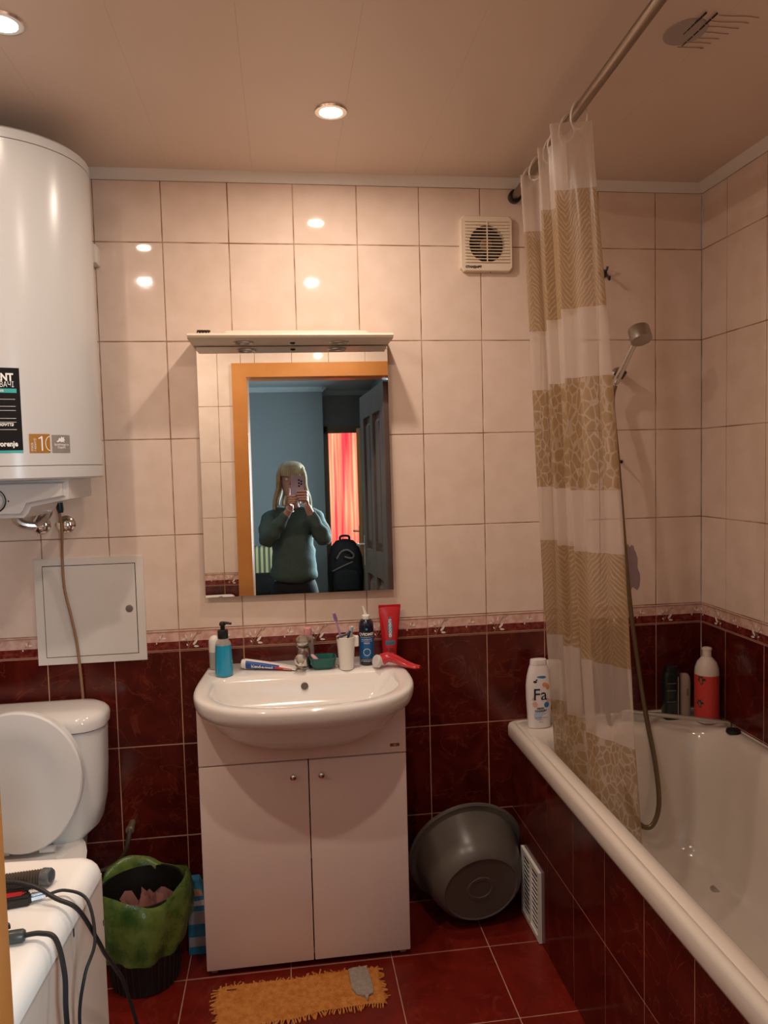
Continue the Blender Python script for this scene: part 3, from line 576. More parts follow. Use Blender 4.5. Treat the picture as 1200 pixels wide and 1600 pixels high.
# ---------------------------------------------------------------- vanity cabinet
CX0, CX1, CYF = 0.076, 0.676, -0.272
t = thing('vanity_cabinet', 'white two-door vanity cabinet carrying the washbasin', 'cabinet', (0.376, -0.14, 0))
obj('side_panel', box((CX0, CYF+0.018, 0.022), (CX0+0.016, -0.012, 0.77), 0.001, 1), cab_white, t)
obj('side_panel', box((CX1-0.016, CYF+0.018, 0.022), (CX1, -0.012, 0.77), 0.001, 1), cab_white, t)
obj('bottom_panel', box((CX0+0.016, CYF+0.018, 0.03), (CX1-0.016, -0.012, 0.046)), cab_white, t, smooth=0)
obj('shelf_panel', box((CX0+0.016, CYF+0.02, 0.32), (CX1-0.016, -0.012, 0.336)), cab_white, t, smooth=0)
# front rail with a curved cut for the bowl
poly = [(CX0+0.001, 0.628), (CX1-0.001, 0.628), (CX1-0.001, 0.79)]
for k in range(17):
    a = math.pi*k/16; poly.append((0.385+0.262*math.cos(a), 0.79-0.105*math.sin(a)))
poly.append((CX0+0.001, 0.79))
obj('front_rail', prism(poly, lambda x, z: (x, CYF, z), lambda x, z: (x, CYF+0.016, z)), cab_white, t, smooth=20)
for (a, b_, kx, hx) in ((CX0+0.001, 0.3865, 0.343, CX0), (0.3895, CX1-0.001, 0.424, CX1)):
    d = obj('door', box((a, CYF, 0.020), (b_, CYF+0.016, 0.6235), 0.0022, 2), cab_white, t)
    obj('knob', lathe([(0.004, 0), (0.004, 0.008), (0.0085, 0.012), (0.0095, 0.017), (0.008, 0.022), (0.004, 0.0245), (0.0005, 0.025)], (kx, CYF, 0.5825), (0, -1, 0), 20), chrome, d)
b = fix(loft([[Vector((x, CYF-0.0, z)) for x, _, z in [(v.x, 0, v.y) for v in rrect(0.628, 0.656, 0.646, 0.655, 0, 0.002, 2)]], [Vector((x, CYF-0.0015, z)) for x, _, z in [(v.x, 0, v.y) for v in rrect(0.628, 0.656, 0.646, 0.655, 0, 0.002, 2)]]]))
obj('badge', b, mat('badge_bronze', (0.30, 0.13, 0.04), 0.35, 0.4), t)
obj('badge_emblem', lathe([(0.0028, 0), (0.0024, 0.0006), (0.0005, 0.0007)], (0.642, CYF-0.0015, 0.6505), (0, -1, 0), 12, sx=1.8), mat('badge_light', (0.62, 0.40, 0.16), 0.35), t)
for fx_ in (CX0+0.012, CX1-0.03):
    for fy_ in (CYF+0.02, -0.05): obj('foot', box((fx_, fy_, 0.0), (fx_+0.018, fy_+0.018, 0.022), 0.001, 1), mat('foot_beige', (0.55, 0.42, 0.32), 0.5), t)

# ---------------------------------------------------------------- washbasin
t = thing('washbasin', 'white ceramic D-shaped washbasin on the vanity cabinet', 'washbasin', (0.386, -0.25, 0.70))
ZR = 0.850
def dshape(hw, yb, ys, yf, z, n=40, bulge=1.0, cx=0.386, rb=0.03):
    """plan outline: straight back yb, sides until ys, half-ellipse to yf"""
    pts = [(cx+hw-rb, yb), (cx+hw-rb*0.3, yb-rb*0.3), (cx+hw, yb-rb)]
    for k in range(1, 5): pts.append((cx+hw, yb-rb+(ys-yb+rb)*k/5))
    for k in range(n+1):
        a = math.pi*k/n; e = 0.80
        c, s = math.cos(a), math.sin(a); pts.append((cx+hw*math.copysign(abs(c)**e, c), ys-(ys-yf)*abs(s)**e))
    for k in range(4, 0, -1): pts.append((cx-hw, yb-rb+(ys-yb+rb)*k/5))
    pts += [(cx-hw, yb-rb), (cx-hw+rb*0.3, yb-rb*0.3), (cx-hw+rb, yb)]
    return [Vector((x, y, z)) for x, y in pts]
def taper(ring, f):                                    # narrows the back corners as in plan
    return [Vector((p.x-(p.x-0.386)*f*max(0, (p.y+0.22)/0.22), p.y, p.z)) for p in ring]
rings = [dshape(0.13, -0.10, -0.22, -0.33, 0.690), dshape(0.20, -0.06, -0.24, -0.39, 0.705), dshape(0.250, -0.03, -0.24, -0.430, 0.740), dshape(0.280, -0.012, -0.24, -0.460, 0.776),
         dshape(0.296, -0.004, -0.24, -0.482, 0.790), dshape(0.307, 0.0, -0.24, -0.497, 0.802), dshape(0.313, 0.0, -0.24, -0.505, 0.818), dshape(0.315, 0.0, -0.24, -0.508, 0.834), dshape(0.3145, 0.0, -0.24, -0.507, 0.842), dshape(0.311, 0.0, -0.24, -0.503, 0.848),
         dshape(0.304, -0.003, -0.24, -0.495, ZR), dshape(0.276, -0.150, -0.25, -0.470, 0.8485), dshape(0.270, -0.158, -0.25, -0.464, 0.845), dshape(0.262, -0.166, -0.25, -0.454, 0.834), dshape(0.245, -0.172, -0.255, -0.430, 0.795), dshape(0.20, -0.185, -0.26, -0.395, 0.752), dshape(0.12, -0.22, -0.27, -0.34, 0.728), dshape(0.03, -0.26, -0.275, -0.29, 0.724, rb=0.006)]
rings = [taper(r, 0.055) for r in rings]
obj('basin', fix(loft(rings)), ceramic, t, smooth=60)
obj('overflow', lathe([(0.011, 0), (0.011, 0.002), (0.008, 0.003), (0.001, 0.001)], (0.386, -0.1715, 0.813), (0, -1, 0.25), 20), mat('overflow_grey', (0.20, 0.17, 0.14), 0.35, 0.8), t)
obj('drain', lathe([(0.03, 0), (0.03, 0.002), (0.022, 0.002), (0.018, -0.001), (0.001, -0.001)], (0.386, -0.275, 0.724), seg=24), chrome_dull, t)

# mixer tap
t = thing('mixer_tap', 'stubby limescaled chrome mixer tap at the back of the basin', 'tap', (0.388, -0.095, ZR))
tx, ty = 0.388, -0.095
obj('tap_body', lathe([(0.026, 0), (0.026, 0.004), (0.0215, 0.008), (0.0205, 0.055), (0.018, 0.06), (0.018, 0.062), (0.022, 0.066)], (tx, ty, ZR), seg=28), chrome_dull, t)
obj('spout', lathe([(0.0165, 0), (0.0165, 0.045), (0.0185, 0.048), (0.0185, 0.062), (0.012, 0.065), (0.010, 0.058), (0.001, 0.057)], (tx-0.002, ty-0.008, ZR+0.043), (-0.16, -1, -0.05), 20), chrome_dull, t)
obj('lever_cap', sphere((tx, ty, ZR+0.082), 0.024, sz=0.85, seg=24), chrome_dull, t)
obj('lever', fix(loft([[Vector((tx+0.010*c, ty+0.005+dy, ZR+0.088+h*c2)) for c, c2 in ((1, 0), (1, 1), (-1, 1), (-1, 0))] for dy, h in ((0, 0.010), (-0.028, 0.012), (-0.058, 0.007))])), chrome_dull, t)

# ---------------------------------------------------------------- toiletries on the basin
ZD = ZR
blue_soap = mat('blue_soap', (0.02, 0.33, 0.56), 0.12, coat=0.4); clear_pl = mat('clear_plastic', (0.66, 0.62, 0.58), 0.08, alpha=0.45)
t = thing('soap_dispenser', 'bright blue liquid soap bottle with a black pump', 'soap dispenser', (0.147, -0.130, ZD))
c0 = (0.147, -0.130, ZD)
obj('bottle', lathe([(0.024, 0), (0.027, 0.004), (0.0265, 0.03), (0.0245, 0.075), (0.0235, 0.094)], c0, seg=32), blue_soap, t)
obj('shoulder', lathe([(0.0235, 0.094), (0.022, 0.101), (0.016, 0.109), (0.0145, 0.116)], c0, seg=32), clear_pl, t)
obj('collar', lathe([(0.0155, 0.113), (0.016, 0.115), (0.016, 0.136), (0.0145, 0.139), (0.007, 0.140), (0.0065, 0.156)], c0, seg=24), black_plastic, t)
pm = lathe([(0.0065, 0.150), (0.0095, 0.152), (0.0098, 0.158), (0.007, 0.163), (0.001, 0.164)], c0, seg=20); tube([(0.147, -0.130, ZD+0.158), (0.160, -0.133, ZD+0.159), (0.174, -0.136, ZD+0.157)], 0.0042, 8, 6, pm, rads=(0.005, 0.0034))
obj('pump_head', pm, black_plastic, t)
t = thing('roll_on_deodorant', 'roll-on deodorant with a white dome cap behind the blue soap', 'deodorant', (0.113, -0.052, ZD)); c0 = (0.113, -0.052, ZD)
obj('bottle', lathe([(0.0145, 0), (0.017, 0.003), (0.0172, 0.05), (0.0165, 0.058)], c0, seg=24), mat('deo_clear', (0.50, 0.46, 0.43), 0.12, alpha=0.8), t)
obj('cap', lathe([(0.0175, 0.055), (0.0175, 0.082), (0.0165, 0.092), (0.012, 0.101), (0.006, 0.105), (0.0005, 0.106)], c0, seg=24), white_plastic, t)
obj('print', patch(lambda a, z: Vector((c0[0]+0.0176*math.cos(a), c0[1]+0.0176*math.sin(a), z)), R(-70), R(-35), ZD+0.008, ZD+0.04, 4), mat('deo_print', (0.22, 0.20, 0.20), 0.4), t)
# toothpaste
A, B_ = Vector((0.197, -0.075, ZD)), Vector((0.366, -0.115, ZD)); dv = (B_-A).normalized(); sv = Vector((-dv.y, dv.x, 0)); L_ = (B_-A).length
t = thing('toothpaste_tube', 'blue white and red toothpaste tube lying on the basin edge', 'toothpaste', tuple(A))
def tp(s): return (0.0150+0.0070*s, 0.0150*(1-s)**0.7+0.0012)      # half width, half thickness
rg = []
for k in range(13):
    s = k/12; wd, th = tp(s); p = A+dv*(L_*(0.06+0.94*s))+Vector((0, 0, 0.0150*(1-s)**0.7+0.0022))
    rg.append([p+sv*(wd*math.cos(2*math.pi*q/16))+Vector((0, 0, th*math.sin(2*math.pi*q/16))) for q in range(16)])
TA = obj('tube', fix(loft(rg)), mat('paste_white', (0.78, 0.74, 0.70), 0.3), t)
def tf(s, v, lift=0.0006):                             # point on the side of the tube facing the viewer and up
    wd, th = tp(s); a = R(-100)+R(125)*v; p = A+dv*(L_*(0.06+0.94*s))+Vector((0, 0, 0.0150*(1-s)**0.7+0.0022))
    return p-sv*((wd+lift)*math.cos(a))+Vector((0, 0, (th+lift)*math.sin(a)))
obj('blue_print', patch(tf, 0.03, 0.68, 0.42, 1.2, 10, 6), mat('paste_blue', (0.012, 0.07, 0.30), 0.3), TA)
obj('red_print', patch(lambda s, v: tf(s, v, 0.0009), 0.60, 0.93, 0.52, 0.98, 8, 4), mat('paste_red', (0.55, 0.03, 0.025), 0.3), TA)
obj('white_swoosh', patch(lambda s, v: tf(s, v, 0.0012), 0.76, 0.92, 0.66, 0.78, 6, 2), print_white, TA)
obj('lettering', text_bm('blend-a-med', 0.0145, lambda x, y: tf(0.14+x/L_, 0.62+y/0.036, 0.0013), 'LEFT', 0.0005), print_white, TA, smooth=0)
obj('cap', lathe([(0.0125, 0), (0.014, 0.002), (0.014, 0.010), (0.0148, 0.0115)], A+Vector((0, 0, 0.0172)), dv, 20), white_plastic, t)
# pink-capped bottle behind the tap
t = thing('pink_cap_bottle', 'small grey bottle with a pink cap behind the tap', 'bottle', (0.404, -0.038, ZD)); c0 = (0.404, -0.038, ZD)
obj('bottle', lathe([(0.016, 0), (0.0185, 0.003), (0.0185, 0.075), (0.014, 0.086), (0.011, 0.088)], c0, seg=24), mat('bottle_grey', (0.30, 0.25, 0.23), 0.25), t)
obj('cap', lathe([(0.0125, 0.087), (0.013, 0.088), (0.0125, 0.110), (0.011, 0.112), (0.0005, 0.112)], c0, seg=24), mat('cap_pink', (0.72, 0.34, 0.34), 0.35), t)
# soap dish and soap
t = thing('soap_dish', 'teal plastic soap dish beside the tap', 'soap dish', (0.448, -0.115, ZD))
tealp = mat('teal_plastic', (0.01, 0.115, 0.095), 0.25); cx, cy = 0.446, -0.115
q = lambda hx, hy, z, r: rrect(cx-hx, cx+hx, cy-hy, cy+hy, ZD+z, r, 5)
b = fix(loft([q(0.026, 0.020, 0, 0.012), q(0.036, 0.028, 0.012, 0.016), q(0.041, 0.033, 0.032, 0.018), q(0.042, 0.034, 0.036, 0.018), q(0.039, 0.031, 0.036, 0.017), q(0.034, 0.026, 0.016, 0.014), q(0.020, 0.014, 0.010, 0.01)]))
obj('dish', b, tealp, t)
sp = sphere((0, 0, 0), 0.019, sx=1.0, sy=0.62, sz=0.40, seg=20); bmesh.ops.rotate(sp, cent=(0, 0, 0), matrix=Matrix.Rotation(R(48), 3, 'Y') @ Matrix.Rotation(R(-20), 3, 'Z'), verts=sp.verts)
o = obj('soap_bar', sp, mat('soap_pink', (0.66, 0.38, 0.44), 0.4)); o.location = (0.422, -0.112, ZD+0.029); tag(o, 'worn pink soap bar tilted in the teal dish', 'soap')
# cup with brushes and razor
t = thing('bathroom_cup', 'white plastic cup with a side tab holding toothbrushes', 'cup', (0.517, -0.140, ZD)); c0 = Vector((0.517, -0.140, ZD))
obj('cup', lathe([(0.0205, 0), (0.0215, 0.002), (0.0285, 0.096), (0.0295, 0.100), (0.0285, 0.101), (0.0265, 0.099), (0.020, 0.006), (0.001, 0.005)], c0, seg=36), white_plastic, t)
obj('side_tab', box((0.541, -0.147, ZD+0.068), (0.556, -0.128, ZD+0.100), 0.002, 1), white_plastic, t)
def toothbrush(lab, p0, p1, ch, cb2, cbr):
    p0, p1 = Vector(p0), Vector(p1); t = thing('toothbrush', lab, 'toothbrush', tuple(p0), 'toothbrushes in the white cup'); d = (p1-p0); l = d.length
    obj('handle', tube([p0, p0+d*0.4+Vector((0.001, 0, 0)), p0+d*0.75, p1], 0.0036, 8, 6, rads=(0.0042, 0.0026)), ch, t)
    ax, u, v = frame(d); obj('brush_head', lathe([(0.003, -0.004), (0.0055, 0.0), (0.006, 0.014), (0.0045, 0.024), (0.001, 0.027)], p1-ax*0.004, tuple(ax), 12), cb2, t)
    b = nb()
    for i in range(4):
        for j_ in (-1, 1): cyl(p1+ax*(0.002+0.005*i)+Vector((0.0025*j_, 0, 0)), p1+ax*(0.002+0.005*i)+Vector((0.0025*j_, -0.009, 0.002)), 0.0016, seg=5, bm=b)
    obj('bristles', b, cbr, t, kind='stuff')
lilac = mat('lilac_plastic', (0.42, 0.24, 0.46), 0.35); purple = mat('purple_bristle', (0.20, 0.08, 0.26), 0.6); tealb = mat('teal_bristle', (0.01, 0.30, 0.36), 0.6); pw = mat('brush_white', (0.70, 0.64, 0.58), 0.35)
toothbrush('lilac toothbrush with purple bristles leaning left in the cup', (0.524, -0.128, ZD+0.008), (0.489, -0.118, ZD+0.150), lilac, lilac, purple)
toothbrush('white toothbrush with teal bristles leaning right in the cup', (0.504, -0.146, ZD+0.008), (0.533, -0.132, ZD+0.108), pw, pw, tealb)
t = thing('razor', 'dark blue disposable razor resting across the cup rim', 'razor', (0.512, -0.142, ZD+0.02))
obj('handle', tube([(0.500, -0.136, ZD+0.010), (0.512, -0.142, ZD+0.06), (0.524, -0.148, ZD+0.100), (0.530, -0.150, ZD+0.118)], 0.0036, 8), mat('razor_blue', (0.03, 0.06, 0.20), 0.3), t)
b = box((-0.020, -0.005, -0.003), (0.020, 0.005, 0.003), 0.001, 1); bmesh.ops.rotate(b, cent=(0, 0, 0), matrix=Matrix.Rotation(R(-18), 3, 'Y'), verts=b.verts); bmesh.ops.translate(b, vec=(0.507, -0.155, ZD+0.106), verts=b.verts)
obj('blade_head', b, mat('razor_grey', (0.07, 0.075, 0.085), 0.35), t)
# nasal spray
t = thing('spray_bottle', 'dark navy spray can with a blue label and white nozzle', 'spray bottle', (0.585, -0.098, ZD)); c0 = (0.585, -0.098, ZD); rs = 0.0235
obj('can', lathe([(0.0215, 0), (rs, 0.003), (rs, 0.122), (0.022, 0.132), (0.0165, 0.141), (0.0125, 0.143)], c0, seg=36), mat('navy', (0.007, 0.010, 0.028), 0.2, coat=0.3), t)
SF = lambda dr: (lambda a, z: Vector((c0[0]+(rs+dr)*math.cos(a), c0[1]+(rs+dr)*math.sin(a), ZD+z)))
sl = obj('blue_label', patch(SF(0.0003), R(-170), R(-10), 0.022, 0.088, 20), mat('label_blue', (0.012, 0.115, 0.33), 0.25), t)
tw = lambda z0, dr=0.0006: (lambda x, y: SF(dr)(R(-94)+x/rs, z0+y))
for s_, sz, z0, bo in (('QVIOMEP', 0.0125, 0.094, 0.0004), ('НАЗАЛЬНИЙ', 0.0055, 0.080, 0), ('ИЗОТОНИЧЕСКИЙ', 0.004, 0.075, 0), ('НОСА', 0.0065, 0.068, 0.0001), ('ОТ РОЖДЕНИЯ', 0.0058, 0.012, 0)): obj('lettering', text_bm(s_, sz, tw(z0), 'CENTER', bo), print_white, sl, smooth=0)
b = nb(); patch(SF(0.0006), R(-150), R(-30), 0.0885, 0.0900, 16, 1, b); patch(SF(0.0006), R(-150), R(-30), 0.0185, 0.0195, 16, 1, b)
for k in range(16):
    a0, a1 = 2*math.pi*k/16, 2*math.pi*(k+1)/16
    b.faces.new([b.verts.new(tw(0.042)(r_*math.cos(a), r_*math.sin(a))) for r_, a in ((0.0095, a0), (0.012, a0), (0.012, a1), (0.0095, a1))])
obj('label_rings', b, mat('label_pale', (0.42, 0.55, 0.66), 0.3), sl, smooth=0)
obj('label_dot', lathe([(0.0035, 0), (0.0005, 0.0006)], (c0[0]-0.0016, c0[1]-rs, ZD+0.114), (0, -1, 0), 12), mat('label_cyan', (0.05, 0.30, 0.45), 0.3), sl)
nz = lathe([(0.0125, 0.141), (0.013, 0.142), (0.0125, 0.154), (0.009, 0.156)], c0, seg=20); tube([(c0[0], c0[1], ZD+0.154), (c0[0]-0.004, c0[1], ZD+0.166), (c0[0]-0.009, c0[1], ZD+0.183)], 0.004, 8, 5, nz, rads=(0.006, 0.0028))
obj('nozzle', nz, white_plastic, t)
# red cosmetic tube standing on its cap
t = thing('cosmetic_tube', 'upright red cosmetic tube with blue lettering against the wall', 'cosmetic tube', (0.665, -0.048, ZD)); cx, cy = 0.664, -0.048
redp = mat('tube_red', (0.50, 0.012, 0.020), 0.25, coat=0.3)
obj('cap', lathe([(0.0215, 0), (0.022, 0.001), (0.022, 0.013), (0.0215, 0.014)], (cx, cy, ZD), seg=28), mat('cap_grey', (0.42, 0.36, 0.34), 0.35), t)
rg = []; HT_ = 0.150
hwid = lambda s: 0.0225+0.0135*s
hth = lambda s: 0.0225*(1-s)**0.75+0.0012
for k in range(12):
    s = k/11; z = ZD+0.014+HT_*s; hw, th = hwid(s), hth(s)
    rg.append([Vector((cx+0.006*s+hw*math.cos(2*math.pi*q/28), cy+0.022*s+th*math.sin(2*math.pi*q/28), z)) for q in range(28)])
rt_ = obj('tube', fix(loft(rg)), redp, t)
def rf(x, z, lift=0.0007):
    s = (z-0.014)/HT_; hw, th = hwid(s), hth(s); e = max(0, 1-(x/hw)**2)**0.5; return Vector((cx+0.006*s+x, cy+0.022*s-th*e-lift, ZD+z))
b = nb(); pts = [(0.0085*math.cos(a)*(1-0.25*abs(math.sin(a))), 0.098+0.036*math.sin(a)) for a in [2*math.pi*k/20 for k in range(20)]]; b.faces.new([b.verts.new(rf(*p_, 0.0005)) for p_ in pts]); obj('blue_oval', b, mat('tube_blue', (0.06, 0.17, 0.27), 0.3), rt_, smooth=0)
obj('lettering', text_bm('GROOVINTS', 0.0115, lambda x, y: rf(0.004-y, 0.098+x, 0.0009), 'CENTER', 0.0004, sx=0.86), print_white, rt_, smooth=0)
b = patch(lambda x, z: rf(x, z), -0.016, 0.016, 0.046, 0.060, 6, 1); obj('blue_band', b, mat('tube_blue', (0.06, 0.17, 0.27), 0.3), rt_, smooth=0)
obj('lettering', text_bm('Color', 0.010, lambda x, y: rf(x, 0.049+y, 0.001), 'CENTER'), mat('tube_dark', (0.12, 0.01, 0.012), 0.3), rt_, smooth=0)
obj('lettering', text_bm('GEL', 0.016, lambda x, y: rf(x, 0.026+y, 0.0009), 'CENTER', 0.0005), mat('tube_dark', (0.12, 0.01, 0.012), 0.3), rt_, smooth=0)
obj('crimp', box((cx+0.006-0.036, cy+0.0205, ZD+0.160), (cx+0.006+0.036, cy+0.0240, ZD+0.170), 0.0004, 1), redp, t)
# red handled face brush lying on the right end
t = thing('face_brush', 'red handled brush with a pale round head on the basin corner', 'brush', (0.625, -0.150, ZD))
obj('pale_head', lathe([(0.017, 0), (0.0195, 0.003), (0.0195, 0.013), (0.017, 0.016)], (0.618, -0.152, ZD+0.019), (-0.75, -0.35, 0.25), 24), mat('head_clear', (0.62, 0.58, 0.56), 0.2), t)
hp = cat_rom([(0.626, -0.148, ZD+0.024), (0.645, -0.150, ZD+0.030), (0.668, -0.156, ZD+0.024), (0.695, -0.168, ZD+0.012), (0.722, -0.182, ZD+0.004), (0.738, -0.19, ZD+0.004)], 5); rg = []
for k, p in enumerate(hp):
    s = k/(len(hp)-1); hw = 0.019*(1-s)**0.5*0.4+0.014; th = 0.0125*(1-s)+0.0055
    if s > 0.9: hw *= 0.75
    tg = (hp[min(k+1, len(hp)-1)]-hp[max(k-1, 0)]).normalized(); u = tg.cross(Vector((0, 0, 1))).normalized(); v = u.cross(tg)
    rg.append([p+u*hw*math.cos(2*math.pi*q/16)+v*th*math.sin(2*math.pi*q/16) for q in range(16)])
obj('handle', fix(loft(rg)), mat('brush_red', (0.52, 0.02, 0.03), 0.18, coat=0.5), t)
# ---------------------------------------------------------------- mirror with light shelf
MN = Vector((-0.01949, -0.99965, 0.0177)).normalized(); MC = Vector((0.387, -0.020, 1.460))
t = thing('wall_mirror', 'frameless rectangular wall mirror under a cream light shelf', 'mirror', (0.387, -0.02, 1.068))
mu = Vector((1, 0, 0)); mu = (mu-MN*mu.dot(MN)).normalized(); mv = mu.cross(-MN).normalized() if False else (MN.cross(mu)).normalized()
if mv.z < 0: mv = -mv
def mp(a, b, d=0): return MC+mu*a+mv*b+MN*d
HW, HH = 0.2975, 0.390
g = [mp(-HW, -HH), mp(HW, -HH), mp(HW, HH), mp(-HW, HH)]
obj('glass_body', fix(loft([[p-MN*0.004 for p in g], [p-MN*0.0003 for p in g]])), glass_edge, t, smooth=0)
b = nb(); b.faces.new([b.verts.new(p) for p in g]); 
fc = list(b.faces)[0]; fc.normal_update()
if fc.normal.dot(MN) < 0: bmesh.ops.reverse_faces(b, faces=[fc])
obj('mirror_surface', b, mirror_mat, t, smooth=0)
g2 = [mp(-HW+0.02, -HH+0.03, -0.004), mp(HW-0.02, -HH+0.03, -0.004), mp(HW-0.02, HH-0.02, -0.004), mp(-HW+0.02, HH-0.02, -0.004)]
obj('backing_board', fix(loft([[Vector((p.x, -0.0008, p.z)) for p in g2], g2])), mat('board_brown', (0.20, 0.13, 0.08), 0.7), t, smooth=0)
sh = obj('light_shelf', fix(loft([[Vector((x, y, z)) for y, z in ((-0.001, 1.853), (-0.136, 1.853), (-0.146, 1.856), (-0.150, 1.862), (-0.146, 1.868), (-0.136, 1.8705), (-0.001, 1.8705))] for x in (0.0795, 0.0815, 0.684, 0.686)])), cream_plastic, t)
for lx in (0.238, 0.527):
    fit_ = obj('shelf_spot', lathe([(0.030, 0), (0.031, 0.002), (0.027, 0.005), (0.022, 0.004), (0.019, 0.001), (0.001, 0.000)], (lx, -0.078, 1.8532), (0, 0, -1), 28), chrome_dull, sh)
obj('switch', lathe([(0.008, 0), (0.008, 0.003), (0.005, 0.005), (0.0005, 0.005)], (0.385, -0.070, 1.8532), (0, 0, -1), 16), black_plastic, sh)
obj('lamp_housing', fix(loft([rrect(0.170, 0.630, -0.075, -0.012, 1.8703, 0.018, 4), rrect(0.172, 0.628, -0.073, -0.014, 1.884, 0.018, 4), rrect(0.182, 0.618, -0.066, -0.020, 1.890, 0.014, 4)])), cream_plastic, t)
t = thing('hair_claw', 'small dark hair claw lying at the left end of the mirror shelf', 'hair clip', (0.120, -0.085, 1.8705)); 
for k in range(4):
    obj('tooth', tube([(0.104+0.009*k, -0.10, 1.8715), (0.104+0.009*k, -0.092, 1.883), (0.107+0.009*k, -0.083, 1.887), (0.108+0.009*k, -0.074, 1.880), (0.107+0.009*k, -0.070, 1.8715)], 0.0022, 6, 4), mat('claw_brown', (0.02, 0.013, 0.010), 0.3), t)
obj('spine', cyl((0.102, -0.084, 1.886), (0.141, -0.084, 1.885), 0.003, seg=8), mat('claw_brown', (0.02, 0.013, 0.010), 0.3), t)

# ---------------------------------------------------------------- extractor fan
t = thing('extractor_fan', 'square cream extractor fan grille high on the back wall', 'fan', (1.014, 0, 2.085))
FX0, FX1, FZ0, FZ1 = 0.929, 1.101, 2.085, 2.260; fcx, fcz = 1.016, 2.172
# front plate with a round opening
n = 48; rings = []
def sq(k, s):
    a = 2*math.pi*(k+0.5)/n; c, s_ = math.cos(a), math.sin(a); m_ = max(abs(c), abs(s_)); return (c/m_, s_/m_)
out = [Vector(((FX0+FX1)/2+sq(k, 1)[0]*(FX1-FX0)/2, -0.022, (FZ0+FZ1)/2+sq(k, 1)[1]*(FZ1-FZ0)/2)) for k in range(n)]
inn = [Vector((fcx+0.058*math.cos(2*math.pi*(k+0.5)/n), -0.020, fcz+0.058*math.sin(2*math.pi*(k+0.5)/n))) for k in range(n)]
rings = [[Vector((p.x, 0, p.z)) for p in out], [Vector((p.x, -0.018, p.z)) for p in out], [Vector(((p.x-fcx)*0.965+fcx, -0.022, (p.z-fcz)*0.965+fcz)) for p in out], inn, [p+Vector((0, 0.018, 0)) for p in inn]]
fan_cream = mat('fan_cream', (0.80, 0.68, 0.54), 0.4)
obj('plate', fix(loft(rings, False, False)), fan_cream, t, smooth=25)
obj('duct', lathe([(0.058, 0), (0.057, 0.001), (0.001, 0.001)], (fcx, -0.001, fcz), (0, -1, 0), 32), mat('duct_dark', (0.018, 0.011, 0.008), 0.6), t)
obj('motor_hub', lathe([(0.020, 0), (0.020, 0.008), (0.016, 0.012), (0.001, 0.013)], (fcx, -0.002, fcz), (0, -1, 0), 20), mat('hub_tan', (0.30, 0.17, 0.09), 0.5), t)
for k in range(5):
    a = R(72*k+18); c, s_ = math.cos(a), math.sin(a); p = lambda r_, tw, y: Vector((fcx+r_*c-tw*s_, y, fcz+r_*s_+tw*c))
    obj('blade', fix(loft([[p(0.019, -0.008, -0.004), p(0.019, 0.008, -0.010), p(0.019, 0.008, -0.009), p(0.019, -0.008, -0.003)], [p(0.052, -0.013, -0.004), p(0.052, 0.013, -0.011), p(0.052, 0.013, -0.010), p(0.052, -0.013, -0.003)]])), mat('blade_dark', (0.05, 0.03, 0.02), 0.5), t)
for k in range(14):
    z = 2.114+0.0098*k; obj('slat', box((FX0+0.014, -0.0258, z-0.0013), (FX1-0.012, -0.0205, z+0.0013), 0.0005, 1), fan_cream, t)
obj('centre_bar', box((fcx-0.0014, -0.0256, 2.112), (fcx+0.0014, -0.020, 2.244)), fan_cream, t, smooth=0)
obj('lettering', text_bm('СТАНДАРТ', 0.0095, lambda x, y: Vector((0.944+x, -0.0226, 2.0955+y)), 'LEFT', 0.0006), black_plastic, t, smooth=0)
obj('screw', lathe([(0.0022, 0), (0.001, 0.002)], (1.029, -0.012, 2.0845), (0, 0, -1), 8), black_plastic, t)

# ---------------------------------------------------------------- bath: apron wall, tub
AX = 1.078
apron = nb(); box((AX+0.0013, YF, 0), (AX+0.06, 0, 0.548), 0, 1, apron); ap = struct(obj('wall_bath_apron', apron, grout_red, smooth=0))
ys = [0.0]+[-0.143-0.2*k for k in range(0, 9)]; ys = [y for y in ys if y > YF+0.02]+[YF]; cache = {}
for y1, y0 in zip(ys, ys[1:]):
    for z0, z1 in ((0.0, 0.3), (0.3, 0.548)):
        key = (round(y1-y0, 4), round(z1-z0, 4))
        if key not in cache:
            wd, ht = (key[0]-J)/2, (key[1]-J)/2; bm = box((0, -wd, -ht), (0.008, wd, ht), 0.0012, 1); me = bpy.data.meshes.new('red_tile'); bm.to_mesh(me); bm.free(); me.materials.append(red_tile); cache[key] = me
        o = bpy.data.objects.new('red_tile', cache[key]); link(o); o.parent = ap; o.location = (AX, (y0+y1)/2, (z0+z1)/2)
# vent grille set in the apron
t = thing('vent_grille', 'white slatted vent grille low in the red bath panel', 'vent grille', (AX, -0.205, 0.004))
b = nb(); y0, y1, z0, z1 = -0.290, -0.118, 0.004, 0.226
for lo, hi in (((y0, z0), (y0+0.014, z1)), ((y1-0.014, z0), (y1, z1)), ((y0+0.014, z0), (y1-0.014, z0+0.014)), ((y0+0.014, z1-0.014), (y1-0.014, z1)), (((y0+y1)/2-0.004, z0+0.014), ((y0+y1)/2+0.004, z1-0.014))):
    box((AX-0.009, lo[0], lo[1]), (AX, hi[0], hi[1]), 0, 1, b)
obj('frame', b, white_plastic, t, smooth=0)
obj('dark_back', box((AX-0.0015, y0+0.01, z0+0.01), (AX-0.0002, y1-0.01, z1-0.01)), dark_gap, t, smooth=0)
k = z0+0.020
while k < z1-0.02:
    b = box((-0.0012, y0+0.012, -0.0022), (0.0012, y1-0.012, 0.0022)); bmesh.ops.translate(b, vec=(AX-0.0030, 0, k), verts=b.verts); obj('slat', b, white_plastic, t, smooth=0); k += 0.0150

